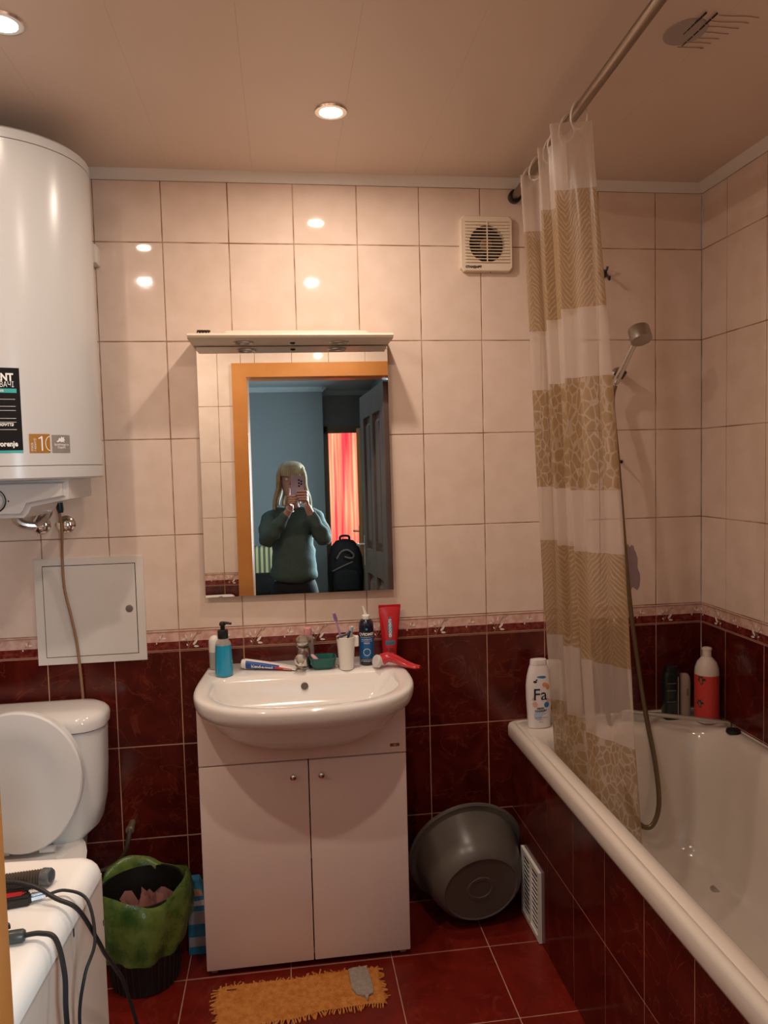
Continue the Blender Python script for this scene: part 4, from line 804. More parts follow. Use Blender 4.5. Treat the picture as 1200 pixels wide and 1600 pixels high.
t = thing('bathtub', 'white enamelled bathtub with a rolled rim behind red tiles', 'bathtub', (1.42, -0.85, 0.15))
TX0, TX1, TY0, TY1 = 1.064, 1.7645, -1.748, -0.001
def tr(l, r_, f, bk, z, rad): return rrect(TX0+l, TX1-r_, TY0+f, TY1-bk, z, rad, 10)
rings = [tr(.012, .0, .0, .0, 0.546, .012), tr(.003, 0, 0, 0, 0.548, .014), tr(.0, 0, 0, 0, 0.556, .015), tr(.0, 0, 0, 0, 0.586, .015), tr(.004, .0, .0, .0, 0.596, .018), tr(.012, .004, .004, .004, 0.600, .02),
         tr(.021, .010, .010, .010, 0.5995, .03), tr(.024, .012, .012, .012, 0.5965, .03), tr(.027, .014, .014, .014, 0.5995, .035), tr(.042, .03, .06, .085, 0.600, .06), tr(.058, .048, .09, .112, 0.597, .10), tr(.068, .058, .105, .126, 0.588, .12), tr(.078, .068, .12, .138, 0.568, .13),
         tr(.095, .085, .17, .155, 0.48, .13), tr(.115, .105, .25, .175, 0.34, .13), tr(.140, .13, .33, .20, 0.24, .13), tr(.175, .165, .40, .235, 0.195, .13), tr(.23, .22, .47, .29, 0.180, .09), tr(.32, .31, .7, .6, 0.176, .03)]
obj('tub_shell', fix(loft(rings, False, True)), tub_mat, t, smooth=60)
obj('drain', lathe([(0.032, 0), (0.032, 0.003), (0.024, 0.003), (0.020, 0.0), (0.001, 0.0)], (1.415, -0.42, 0.180), seg=24), mat('drain_dark', (0.10, 0.07, 0.05), 0.4, 0.7), t)
obj('overflow', lathe([(0.030, 0), (0.030, 0.004), (0.02, 0.007), (0.001, 0.007)], (1.415, -0.162, 0.44), (0, -1, 0.13), 24), chrome_dull, t)
for fx_ in (1.25, 1.58):
    for fy_ in (-1.35, -0.40): obj('foot', cyl((fx_, fy_, 0), (fx_, fy_, 0.19), 0.018, seg=12), chrome_dull, t)
# chrome rail at the wall end of the tub
t = thing('bath_rail', 'thin chrome rail across the far corner of the bath', 'rail', (1.62, -0.13, 0.60))
obj('bar', tube([(1.44, -0.085, 0.636), (1.52, -0.125, 0.632), (1.63, -0.170, 0.626), (1.735, -0.212, 0.618)], 0.0072, 10), steel_brush, t)
obj('end_post', tube([(1.735, -0.212, 0.618), (1.740, -0.215, 0.612), (1.7405, -0.215, 0.598)], 0.0055, 8), chrome_dull, t)
obj('end_post', tube([(1.44, -0.085, 0.636), (1.436, -0.083, 0.628), (1.436, -0.083, 0.598)], 0.0055, 8), chrome_dull, t)
t = thing('bath_plug', 'flat black rubber bath plug on the rim by the right wall', 'plug', (1.730, -0.250, 0.5985))
obj('disc', lathe([(0.0215, 0), (0.0225, 0.002), (0.021, 0.010), (0.012, 0.013), (0.001, 0.013)], (1.7275, -0.250, 0.599), seg=24), black_rubber, t)
obj('grip', lathe([(0.006, 0.012), (0.006, 0.016), (0.001, 0.017)], (1.7275, -0.250, 0.599), seg=12), black_rubber, t)

# ---------------------------------------------------------------- bottles on the tub rim
ZT = 0.5995
def ovbottle(prof, c, zt=ZT, n=32, p=2.6):
    rg = []
    for hx, hy, z in prof:
        r_ = []
        for k in range(n):
            a = 2*math.pi*k/n; cc, ss = math.cos(a), math.sin(a); r_.append(Vector((c[0]+hx*math.copysign(abs(cc)**(2/p), cc), c[1]+hy*math.copysign(abs(ss)**(2/p), ss), zt+z)))
        rg.append(r_)
    return fix(loft(rg))
t = thing('shower_gel_bottle', 'white shower gel bottle marked Fa on the bath corner', 'bottle', (1.150, -0.078, ZT)); c0 = (1.150, -0.078)
prof = [(0.034, 0.017, 0), (0.0375, 0.021, 0.004), (0.0385, 0.022, 0.04), (0.042, 0.023, 0.10), (0.0425, 0.023, 0.14), (0.039, 0.022, 0.17), (0.033, 0.019, 0.195), (0.0285, 0.017, 0.208)]
bt = obj('bottle', ovbottle(prof, c0), mat('gel_white', (0.80, 0.74, 0.72), 0.28), t)
obj('cap', ovbottle([(0.0278, 0.0165, 0.2085), (0.0282, 0.0168, 0.209), (0.0272, 0.016, 0.222), (0.0262, 0.0155, 0.226), (0.015, 0.010, 0.228)], c0), mat('gel_white', (0.80, 0.74, 0.72), 0.28), t)
def ff(x, z, lift=0.0006):
    for (h0, y0_, z0_), (h1, y1_, z1_) in zip(prof, prof[1:]):
        if z <= z1_ or z1_ == prof[-1][2]:
            s = (z-z0_)/(z1_-z0_); hx = h0+(h1-h0)*s; hy = y0_+(y1_-y0_)*s; break
    return Vector((c0[0]+x, c0[1]-hy*max(0.0, 1-abs(x/hx)**2.6)**(1/2.6)-lift, ZT+z))
def blob(cx_, cz, rx, rz, m_, nm, ang=0.0, lift=0.0006, n=14, pinch=0.0):
    pts = []
    for k in range(n):
        a = 2*math.pi*k/n; x_, z_ = rx*math.cos(a), rz*math.sin(a)*(1+pinch*math.cos(a)); pts.append((cx_+x_*math.cos(ang)-z_*math.sin(ang), cz+x_*math.sin(ang)+z_*math.cos(ang)))
    b = nb(); c_ = b.verts.new(ff(cx_, cz, lift)); vs = [b.verts.new(ff(*p_, lift)) for p_ in pts]
    for i in range(n): b.faces.new((c_, vs[i], vs[(i+1) % n]))
    return obj(nm, b, m_, bt, smooth=0)
navy_p = mat('print_navy', (0.012, 0.012, 0.045), 0.35); blue_p = mat('print_blue', (0.03, 0.19, 0.42), 0.35); peach = mat('print_peach', (0.70, 0.30, 0.13), 0.4); paleb = mat('print_pale_blue', (0.46, 0.56, 0.68), 0.4); pinkp = mat('print_pink', (0.70, 0.42, 0.36), 0.4)
blob(0.002, 0.172, 0.016, 0.004, blue_p, 'blue_swash', -0.05, pinch=0.4); blob(-0.019, 0.157, 0.006, 0.004, navy_p, 'blueberry'); blob(-0.014, 0.163, 0.003, 0.003, navy_p, 'blueberry')
blob(0.017, 0.145, 0.013, 0.007, peach, 'apricot_print', -0.3, pinch=-0.5); blob(0.023, 0.137, 0.006, 0.008, peach, 'apricot_print')
blob(-0.020, 0.082, 0.008, 0.010, pinkp, 'apricot_print', 0.3); blob(0.024, 0.094, 0.006, 0.006, pinkp, 'apricot_print'); blob(-0.024, 0.100, 0.005, 0.006, pinkp, 'apricot_print')
blob(0.019, 0.080, 0.009, 0.0095, blue_p, 'blue_seal'); blob(-0.010, 0.045, 0.014, 0.016, paleb, 'splash_print', lift=0.0004); blob(0.006, 0.055, 0.022, 0.009, paleb, 'splash_print', 0.25, lift=0.0003)
obj('lettering', text_bm('Fa', 0.054, lambda x, y: ff(x-0.003, 0.097+y, 0.0009), 'CENTER', 0.0002), navy_p, bt, smooth=0)
obj('lettering', text_bm('GREEK', 0.0085, lambda x, y: ff(x-0.002, 0.066+y, 0.0009), 'CENTER', 0.0003), navy_p, bt, smooth=0)
obj('lettering', text_bm('YOGHURT', 0.0085, lambda x, y: ff(x-0.001, 0.0575+y, 0.0009), 'CENTER', 0.0003), navy_p, bt, smooth=0)
for k, (s_, z_) in enumerate((('SHOWER CREAM', 0.036), ('apricot', 0.030), ('400 ml', 0.022))): obj('lettering', text_bm(s_, 0.0055, lambda x, y: ff(x, z_+y, 0.0009), 'CENTER'), blue_p, bt, smooth=0)
t = thing('lotion_bottle', 'white bottle with a dark green print half hidden by the curtain', 'bottle', (1.212, -0.045, ZT)); c1 = (1.212, -0.045)
obj('bottle', ovbottle([(0.030, 0.018, 0), (0.033, 0.02, 0.004), (0.033, 0.02, 0.165), (0.028, 0.018, 0.18)], c1), white_plastic, t)
obj('flip_cap', ovbottle([(0.029, 0.0185, 0.180), (0.029, 0.0185, 0.205), (0.026, 0.0165, 0.209)], c1), white_plastic, t)
obj('green_print', patch(lambda x, z: Vector((c1[0]+x, c1[1]-0.0212*max(0, 1-abs(x/0.033)**2.6)**(1/2.6), ZT+z)), -0.031, 0.012, 0.05, 0.115, 8, 1), mat('print_green', (0.02, 0.07, 0.05), 0.4), t)
# far corner bottles
t = thing('pink_shampoo_bottle', 'tall coral red bottle with a white shoulder in the bath corner', 'bottle', (1.708, -0.132, ZT)); c2 = (1.708, -0.132, ZT); rp = 0.0385
obj('bottle', lathe([(0.036, 0), (rp, 0.003), (rp, 0.158), (0.037, 0.178), (0.030, 0.198), (0.020, 0.210), (0.0145, 0.216), (0.014, 0.236), (0.0155, 0.238), (0.0155, 0.244), (0.012, 0.246), (0.0005, 0.243)], c2, seg=40), mat('bottle_cream', (0.74, 0.62, 0.55), 0.35), t)
PF = lambda a, z: Vector((c2[0]+(rp+0.0005)*math.cos(a), c2[1]+(rp+0.0005)*math.sin(a), ZT+z))
lb = obj('coral_label', patch(PF, R(-200), R(20), 0.012, 0.158, 32), mat('coral', (0.62, 0.055, 0.045), 0.4), t)
def leafp(a0, z0, s, nm='leaf_print'):
    pts = [(0, -1), (0.4, -0.5), (0.3, -0.1), (0.9, 0.0), (0.7, 0.5), (0.2, 0.5), (0.3, 1.0), (-0.2, 0.7), (-0.6, 0.9), (-0.6, 0.3), (-1.0, 0.1), (-0.5, -0.3)]
    obj(nm, polyface(pts, lambda x, z: Vector((c2[0]+(rp+0.0009)*math.cos(R(a0)+x*s/rp), c2[1]+(rp+0.0009)*math.sin(R(a0)+x*s/rp), ZT+z0+z*s))), mat('print_leaf', (0.01, 0.06, 0.035), 0.4), lb, smooth=0)
leafp(-145, 0.143, 0.016); leafp(-152, 0.065, 0.015)
t = thing('beige_tube', 'small beige rounded bottle between the dark and the coral bottle', 'bottle', (1.648, -0.055, ZT)); c3 = (1.660, -0.075)
obj('bottle', ovbottle([(0.019, 0.014, 0), (0.0205, 0.016, 0.003), (0.0215, 0.017, 0.08), (0.0215, 0.017, 0.118), (0.019, 0.015, 0.136), (0.012, 0.010, 0.145), (0.003, 0.002, 0.147)], c3, p=2.2), mat('bottle_beige', (0.48, 0.40, 0.33), 0.4), t)
obj('print', patch(lambda x, z: Vector((c3[0]+x, c3[1]-0.0178*max(0, 1-abs(x/0.0215)**2.2)**(1/2.2), ZT+z)), 0.0, 0.006, 0.075, 0.098, 3, 1), mat('deo_print', (0.22, 0.20, 0.20), 0.4), t)
t = thing('dark_bottle', 'dark green ribbed bottle at the left of the bath corner', 'bottle', (1.595, -0.068, ZT)); c4 = (1.606, -0.086)
dkg = mat('bottle_dark', (0.012, 0.020, 0.016), 0.22)
obj('bottle', ovbottle([(0.026, 0.018, 0), (0.028, 0.02, 0.003), (0.028, 0.02, 0.150), (0.024, 0.017, 0.160)], c4, p=4), dkg, t)
obj('cap', ovbottle([(0.022, 0.016, 0.159), (0.022, 0.016, 0.178), (0.018, 0.013, 0.180)], c4, p=4), black_plastic, t)
for z_ in (0.060, 0.098, 0.122): obj('label_line', patch(lambda x, z: Vector((c4[0]+x, c4[1]-0.0207*max(0, 1-abs(x/0.028)**4)**0.25, ZT+z)), -0.022, 0.008, z_, z_+0.003, 6, 1), mat('line_grey', (0.12, 0.14, 0.13), 0.4), t)
obj('pale_stripe', patch(lambda x, z: Vector((c4[0]+x, c4[1]-0.021*max(0, 1-abs(x/0.028)**4)**0.25, ZT+z)), 0.014, 0.018, 0.01, 0.145, 2, 1), mat('stripe_pale', (0.40, 0.33, 0.32), 0.4), t)

# ---------------------------------------------------------------- shower
t = thing('hand_shower', 'chrome hand shower hanging in a wall holder above the bath', 'shower', (1.455, 0, 1.745))
obj('wall_flange', lathe([(0.022, 0), (0.022, 0.005), (0.014, 0.010), (0.012, 0.03)], (1.462, 0, 1.755), (0, -1, 0), 24), chrome_dull, t)
obj('clamp', lathe([(0.014, -0.014), (0.017, -0.012), (0.017, 0.014), (0.014, 0.016)], (1.452, -0.047, 1.752), (0.42, -0.40, 0.80), 20), mat('clamp_dark', (0.06, 0.05, 0.045), 0.3, 0.6), t)
hA = Vector((1.438, -0.038, 1.720)); hB = Vector((1.476, -0.13, 1.866))
obj('handle', lathe([(0.009, 0), (0.0115, 0.006), (0.011, 0.05), (0.010, 0.12), (0.0115, (hB-hA).length)], hA, tuple((hB-hA).normalized()), 20), chrome, t)
obj('shower_head', lathe([(0.020, -0.012), (0.031, -0.010), (0.0335, -0.006), (0.0335, 0.036), (0.030, 0.038), (0.001, 0.0375)], hB+Vector((0.0, 0.0, 0.010)), (0.05, -0.42, -0.91), 36), steel_brush, t)
tag(obj('shower_hose', tube([(1.438, -0.038, 1.714), (1.430, -0.035, 1.67), (1.429, -0.05, 1.58), (1.436, -0.06, 1.46), (1.452, -0.07, 1.20), (1.468, -0.08, 0.98), (1.486, -0.10, 0.78), (1.498, -0.13, 0.62), (1.508, -0.17, 0.48), (1.498, -0.21, 0.36), (1.46, -0.22, 0.30), (1.42, -0.19, 0.34), (1.39, -0.12, 0.55), (1.36, -0.05, 0.78), (1.35, -0.01, 0.80)], 0.0078, 10, 10), mat('hose_bronze', (0.20, 0.145, 0.085), 0.38, 0.7), org=(1.46, -0.22, 0.30)), 'bronze shower hose hanging down into the bath beside the curtain', 'hose')
t = thing('wall_hook', 'small black wall hook peeking out right of the curtain top', 'hook', (1.42, 0, 2.06))
obj('plate', lathe([(0.014, 0), (0.014, 0.004), (0.010, 0.006)], (1.415, 0, 2.085), (0, -1, 0), 16), black_plastic, t)
obj('prong', tube([(1.415, -0.005, 2.085), (1.420, -0.022, 2.075), (1.424, -0.03, 2.060), (1.422, -0.036, 2.070)], 0.004, 6), black_plastic, t)
obj('prong', tube([(1.415, -0.005, 2.085), (1.419, -0.018, 2.092), (1.422, -0.022, 2.104)], 0.004, 6), black_plastic, t)
t = thing('hose_clip', 'tiny black clip on the wall holding the shower hose', 'clip', (1.470, 0, 1.462))
obj('clip_base', lathe([(0.006, 0), (0.006, 0.012), (0.003, 0.014)], (1.472, 0, 1.463), (0, -1, 0), 12), black_plastic, t)
obj('clip_arm', tube([(1.472, -0.010, 1.463), (1.466, -0.03, 1.463), (1.455, -0.045, 1.462)], 0.004, 6), black_plastic, t)
# purple stain beside the hose
b = nb(); rnd = random.Random(3); pts = []
for k in range(26):
    a = 2*math.pi*k/26; rx, rz = 0.030, 0.085; pts.append((1.507+rx*math.cos(a)*(0.75+0.35*rnd.random())+0.02*max(0, -math.sin(a)), 1.10+rz*math.sin(a)*(0.8+0.3*rnd.random())))
b = polyface(pts, lambda x, z: Vector((x, -0.0016, z))); obj('dye_stain', b, mat('stain_purple', (0.20, 0.12, 0.20), 0.4, alpha=0.50), wall_back, smooth=0)

# ---------------------------------------------------------------- curtain rod and curtain
t = thing('curtain_rod', 'dull metal shower curtain rod under the ceiling above the bath', 'curtain rod', (1.09, -0.87, 2.31))
obj('rod', cyl((1.1135, -0.012, 2.326), (1.043, YF+0.012, 2.332), 0.0125, seg=20), mat('rod_metal', (0.30, 0.24, 0.19), 0.30, 0.9), t)
obj('end_flange', lathe([(0.021, 0), (0.021, 0.016), (0.018, 0.020), (0.0126, 0.020)], (1.114, 0, 2.326), (0, -1, 0), 24), black_plastic, t)
obj('end_flange', lathe([(0.021, 0), (0.021, 0.016), (0.018, 0.020), (0.0126, 0.020)], (1.0425, YF, 2.332), (0, 1, 0), 24), black_plastic, t)
top_p = [(1.135, -0.17), (1.090, -0.22), (1.046, -0.272), (1.072, -0.277), (1.098, -0.280), (1.118, -0.34), (1.090, -0.40), (1.034, -0.455), (1.052, -0.462), (1.062, -0.47), (1.085, -0.52), (1.058, -0.555), (1.017, -0.594), (1.040, -0.603), (1.066, -0.610), (1.092, -0.616), (1.114, -0.620), (1.124, -0.585)]
bot_p = [(1.270, -0.19), (1.215, -0.205), (1.162, -0.215), (1.185, -0.24), (1.205, -0.265), (1.235, -0.29), (1.205, -0.32), (1.160, -0.35), (1.178, -0.375), (1.198, -0.40), (1.220, -0.42), (1.190, -0.455), (1.160, -0.50), (1.174, -0.54), (1.190, -0.585), (1.208, -0.63), (1.220, -0.665), (1.240, -0.63)]
tp_ = cat_rom([(x, y, 0) for x, y in top_p], 7); bp_ = cat_rom([(x, y, 0) for x, y in bot_p], 7)
bm = nb(); uvl = bm.loops.layers.uv.new('UVMap'); NZ = 46; ZTOP, ZBOT = 2.292, 0.36; grid = []
arc = [0.0]
for a, b_ in zip(tp_, tp_[1:]): arc.append(arc[-1]+max((b_-a).length, 0.0))
for j in range(NZ+1):
    s = j/NZ; row = []
    for i, (a, b_) in enumerate(zip(tp_, bp_)):
        q = s**1.0; p = a.lerp(b_, q); amp = 0.006*math.sin(math.pi*s)
        p = p+Vector((math.sin(i*0.55+s*5)*amp, math.cos(i*0.4+s*4)*amp, 0)); row.append(bm.verts.new((p.x, p.y, ZTOP+(ZBOT-ZTOP)*s)))
    grid.append(row)
for j in range(NZ):
    for i in range(len(tp_)-1):
        f = bm.faces.new((grid[j][i], grid[j][i+1], grid[j+1][i+1], grid[j+1][i]))
        for lp, (ii, jj) in zip(f.loops, ((i, j), (i+1, j), (i+1, j+1), (i, j+1))): lp[uvl].uv = (arc[ii]*1.6, ZTOP+(ZBOT-ZTOP)*jj/NZ)
# vinyl with printed gold bands
cm = bpy.data.materials.new('curtain_vinyl'); cm.use_nodes = True; nt = cm.node_tree; ns = nt.nodes; lk = nt.links; ns.clear()
out = ns.new('ShaderNodeOutputMaterial'); uv = ns.new('ShaderNodeUVMap'); uv.uv_map = 'UVMap'; sep = ns.new('ShaderNodeSeparateXYZ'); lk.new(uv.outputs[0], sep.inputs[0])
def mth(op, a, b=None):
    m_ = ns.new('ShaderNodeMath'); m_.operation = op
    for i, v in enumerate((a, b)):
        if v is None: continue
        if isinstance(v, (int, float)): m_.inputs[i].default_value = v
        else: lk.new(v, m_.inputs[i])
    return m_.outputs[0]
V, U = sep.outputs[1], sep.outputs[0]
def band(lo, hi): return mth('MULTIPLY', mth('GREATER_THAN', V, lo), mth('LESS_THAN', V, hi))
bandA = mth('MAXIMUM', band(1.850, 2.135), band(0.945, 1.235)); bandB = mth('MAXIMUM', band(1.395, 1.680), band(0.455, 0.740))
# chevron strokes
tri = mth('ABSOLUTE', mth('SUBTRACT', mth('FRACT', mth('MULTIPLY', U, 6.0)), 0.5)); 
nz = ns.new('ShaderNodeTexNoise'); nz.inputs['Scale'].default_value = 22; nz.inputs['Detail'].default_value = 2; lk.new(uv.outputs[0], nz.inputs['Vector'])
ph = mth('ADD', mth('ADD', mth('MULTIPLY', V, 430.0), mth('MULTIPLY', tri, 75.0)), mth('MULTIPLY', nz.outputs['Fac'], 14.0))
strokes = mth('GREATER_THAN', mth('SINE', ph), -0.45)
vo = ns.new('ShaderNodeTexVoronoi'); vo.feature = 'DISTANCE_TO_EDGE'; vo.inputs['Scale'].default_value = 33
sc_ = ns.new('ShaderNodeMapping'); sc_.inputs['Scale'].default_value = (1.6, 0.95, 1.0); lk.new(uv.outputs[0], sc_.inputs[0]); lk.new(sc_.outputs[0], vo.inputs['Vector'])
cells = mth('GREATER_THAN', vo.outputs['Distance'], 0.075)
pr = mth('MAXIMUM', mth('MULTIPLY', bandA, strokes), mth('MULTIPLY', bandB, cells))
anyband = mth('MAXIMUM', bandA, bandB)
mix0 = ns.new('ShaderNodeMixRGB'); mix0.inputs[1].default_value = (0.74, 0.63, 0.55, 1); mix0.inputs[2].default_value = (0.64, 0.50, 0.37, 1); lk.new(anyband, mix0.inputs[0])
mix1 = ns.new('ShaderNodeMixRGB'); mix1.inputs[2].default_value = (0.42, 0.275, 0.13, 1); lk.new(pr, mix1.inputs[0]); lk.new(mix0.outputs[0], mix1.inputs[1])
pb = ns.new('ShaderNodeBsdfPrincipled'); pb.inputs['Roughness'].default_value = 0.28; lk.new(mix1.outputs[0], pb.inputs['Base Color'])
tl = ns.new('ShaderNodeBsdfTranslucent'); lk.new(mix1.outputs[0], tl.inputs[0]); tp0 = ns.new('ShaderNodeBsdfTransparent')
m1 = ns.new('ShaderNodeMixShader'); m1.inputs[0].default_value = 0.40; lk.new(pb.outputs[0], m1.inputs[1]); lk.new(tl.outputs[0], m1.inputs[2])
m2 = ns.new('ShaderNodeMixShader'); lk.new(mth('SUBTRACT', 0.48, mth('MULTIPLY', pr, 0.22)), m2.inputs[0]); lk.new(m1.outputs[0], m2.inputs[1]); lk.new(tp0.outputs[0], m2.inputs[2]); lk.new(m2.outputs[0], out.inputs[0])
t = thing('shower_curtain', 'translucent shower curtain with gold patterned bands gathered by the wall', 'shower curtain', (1.15, -0.4, 0.36))
cu_ = obj('curtain_sheet', bm, cm, t, smooth=180)
for k, (x, y) in enumerate(((1.072, -0.20), (1.072, -0.277), (1.075, -0.40), (1.052, -0.462), (1.070, -0.53), (1.082, -0.606))):
    yr = y; xr = 1.1135-0.0705*(-y/1.75); a0 = Vector((xr, y, 2.327)); pts = []
    dx = x-xr
    for q in range(17):
        a = 2*math.pi*q/16; pts.append((xr+0.5*dx*(0.5-0.5*math.sin(a))+0.021*math.cos(a), y+0.004*math.sin(a*2), 2.312+0.034*math.sin(a)))
    obj('ring', tube(pts, 0.0022, 6, 1, sm=False), white_plastic, t)

# ---------------------------------------------------------------- grey washbowl leaning at the wall
t = thing('plastic_washbowl', 'round grey plastic washbowl propped on its side by the bath', 'washbowl', (0.90, -0.11, 0))
axw = Vector((0.06, -1.0, -0.26)).normalized(); rc = Vector((0.900, -0.072, 0.190))
bowlm = mat('bowl_grey', (0.115, 0.098, 0.082), 0.30, col2=(0.14, 0.12, 0.10), nscale=6)
wp = [(0.186, 0.004), (0.192, 0.002), (0.195, -0.004), (0.191, -0.007), (0.178, -0.002), (0.172, 0.006), (0.165, 0.04), (0.152, 0.10), (0.138, 0.135), (0.122, 0.152), (0.117, 0.155), (0.113, 0.152), (0.045, 0.150), (0.043, 0.152), (0.034, 0.152), (0.032, 0.150), (0.001, 0.150)]
obj('bowl', lathe(wp[5:], rc, tuple(axw), 64, cap0=False), bowlm, t)
obj('rim', lathe([(0.172, 0.006), (0.178, 0.003), (0.190, 0.004), (0.195, 0.0), (0.195, -0.006), (0.190, -0.009), (0.180, -0.006), (0.169, 0.000)], rc, tuple(axw), 64, cap0=False, cap1=False), bowlm, t)
inner = lathe([(0.169, 0.000), (0.163, 0.04), (0.150, 0.098), (0.136, 0.130), (0.118, 0.146), (0.001, 0.146)], rc, tuple(axw), 48, cap0=False); obj('inner_wall', inner, bowlm, t)

# ---------------------------------------------------------------- orange mat
t = thing('woven_mat', 'frayed orange woven mat on the floor before the cabinet', 'mat', (0.34, -0.40, 0))
def mf(u, v):
    a = Vector((0.112, -0.328)).lerp(Vector((0.566, -0.310)), u); b_ = Vector((0.122, -0.492)).lerp(Vector((0.572, -0.456)), u); p = a.lerp(b_, v)
    return Vector((p.x+0.003*math.sin(v*9+1), p.y+0.003*math.sin(u*11)+0.002*math.sin(u*23), 0.004+0.0022*(math.sin(u*7+v*3)+1)*0.5))
NU, NV = 110, 44; bm = nb(); g = [[None]*(NU+1) for _ in range(NV+1)]
for j in range(NV+1):
    for i in range(NU+1):
        p = mf(i/NU, j/NV); p.z += 0.0018*(1 if (i+j) % 2 else -0.4)+0.0006*math.sin(i*1.3); g[j][i] = bm.verts.new(p)
for j in range(NV):
    for i in range(NU): bm.faces.new((g[j][i], g[j+1][i], g[j+1][i+1], g[j][i+1]))
om = mat('mat_orange', (0.66, 0.225, 0.040), 0.9, col2=(0.80, 0.34, 0.08), nscale=60, bump=0.8, bscale=220)
obj('weave', bm, om, t, smooth=20)
bm = nb(); rnd = random.Random(5)
def fr(u, v, du, dv):
    p = mf(u, v); d = Vector((du, dv, 0)).normalized()*(0.007+0.011*rnd.random()); w_ = Vector((-d.y, d.x, 0)).normalized()*(0.0014+0.0012*rnd.random()); k_ = Vector((rnd.uniform(-1, 1), rnd.uniform(-1, 1), 0))*0.006
    pts = [p, p+d*0.5+k_*0.5, p+d+k_]
    rg = [[q+w_*s-Vector((0, 0, 0.0)) for s in (-1, 1)]+[q+w_*s-Vector((0, 0, 0.0025)) for s in (1, -1)] for q, s0 in zip(pts, (1, 1, 1))]
    for r_, zz in zip(rg, (0.006, 0.005, 0.0032)):
        for c_, v_ in enumerate(r_): v_.z = zz if c_ < 2 else zz-0.0028
    fix(loft(rg, bm=bm))
for k in range(62): fr(0.01+0.98*k/61, 1.0, rnd.uniform(-0.3, 0.3), -1)
for k in range(58): fr(0.01+0.98*k/57, 0.0, rnd.uniform(-0.6, 0.6), 0.7)
for k in range(24): fr(0.0, 0.02+0.96*k/23, -1, rnd.uniform(-0.6, 0.3)); fr(1.0, 0.02+0.96*k/23, 1, rnd.uniform(-0.4, 0.5))
obj('fringe', bm, om, t, kind='stuff')
bm = nb(); pts = [(0.483, -0.318), (0.498, -0.312), (0.536, -0.313), (0.541, -0.345), (0.546, -0.40), (0.543, -0.425), (0.530, -0.432), (0.525, -0.450), (0.519, -0.432), (0.500, -0.425), (0.487, -0.400), (0.484, -0.350)]
pp = [Vector((x, y, 0.012+0.001*rnd.random())) for x, y in pts]; c_ = bm.verts.new((0.514, -0.37, 0.0145)); vs = [bm.verts.new(p) for p in pp]; ws = [bm.verts.new(p-Vector((0, 0, 0.006))) for p in pp]
for i in range(len(vs)): j = (i+1) % len(vs); bm.faces.new((c_, vs[j], vs[i])); bm.faces.new((vs[i], vs[j], ws[j], ws[i]))
fix(bm); obj('grey_patch', bm, mat('patch_grey', (0.40, 0.34, 0.29), 0.95, col2=(0.48, 0.42, 0.36), nscale=90, bump=1.0, bscale=150), t, smooth=60)
obj('small_tear', box((0.138, -0.345, 0.008), (0.165, -0.341, 0.0095), 0.0006, 1), mat('tear_dark', (0.16, 0.07, 0.03), 0.9), t)
# ---------------------------------------------------------------- hall: things seen in the mirror
# bathroom door, dark and panelled, swung open into the hall
ang = math.atan2(-2.60-(YH-0.02), 0.795-(DX1+0.005))
t = thing('open_bathroom_door', 'dark brown panelled bathroom door swung open beside the person', 'door', (DX1+0.006, YH-0.022, 0.0), rot=(0, 0, ang))
ddm = mat('door_dark', (0.105, 0.080, 0.075), 0.45, col2=(0.13, 0.10, 0.095), nscale=7); ddp = mat('door_panel', (0.135, 0.098, 0.088), 0.45)
DW, DT = 0.74, 0.036                                   # local: x along the leaf, y thickness (towards -y is the visible side)
cols = [(0.0, 0.115), (0.330, 0.410), (0.625, DW)]; rowsz = [(0.01, 0.17), (0.86, 1.02), (1.86, 2.012)]
for a, b_ in cols: obj('stile', box((a, -DT, 0.01), (b_, 0, 2.012), 0.002, 1), ddm, t)
for z0, z1 in rowsz:
    for a, b_ in ((0.115, 0.330), (0.410, 0.625)): obj('rail', box((a, -DT, z0), (b_, 0, z1), 0.002, 1), ddm, t)
for z0, z1 in ((0.17, 0.86), (1.02, 1.86)):
    for a, b_ in ((0.115, 0.330), (0.410, 0.625)):
        rg = [[Vector((x, y, z)) for x, z in ((a+i, z0+i), (b_-i, z0+i), (b_-i, z1-i), (a+i, z1-i))] for i, y in ((0, -0.010), (0.0, -0.012), (0.03, -0.012), (0.055, -DT+0.008), (0.055, -DT+0.006))]
        obj('panel', fix(loft(rg)), ddp, t, smooth=20)
brass = mat('brass', (0.55, 0.42, 0.20), 0.22, 1.0)
h = obj('handle_plate', box((0.672, -DT-0.004, 0.90), (0.708, -DT, 1.10), 0.002, 1), chrome_dull, t)
obj('handle_lever', tube([(0.69, -DT-0.002, 1.04), (0.69, -DT-0.045, 1.04), (0.665, -DT-0.05, 1.04), (0.59, -DT-0.045, 1.035)], 0.008, 8), chrome_dull, h)
# wooden door standing ajar at the far doorway
a2 = math.atan2(-4.62+5.27, 0.885-0.965)
t = thing('wooden_inner_door', 'orange wooden door with a brass handle beyond the hall', 'door', (0.965, -5.27, 0.0), rot=(0, 0, a2))
obj('leaf', box((0.0, 0.0, 0.01), (0.66, 0.036, 1.98), 0.003, 1), mat('far_wood', (0.42, 0.19, 0.05), 0.4), t)
obj('dark_panel', box((0.10, 0.034, 0.20), (0.28, 0.042, 0.85), 0.004, 1), mat('far_wood_dark', (0.14, 0.05, 0.02), 0.4), t); obj('dark_panel', box((0.38, 0.034, 0.20), (0.56, 0.042, 0.85), 0.004, 1), mat('far_wood_dark', (0.14, 0.05, 0.02), 0.4), t)
obj('dark_panel', box((0.10, 0.034, 1.0), (0.56, 0.042, 1.85), 0.004, 1), mat('far_wood_dark', (0.14, 0.05, 0.02), 0.4), t)
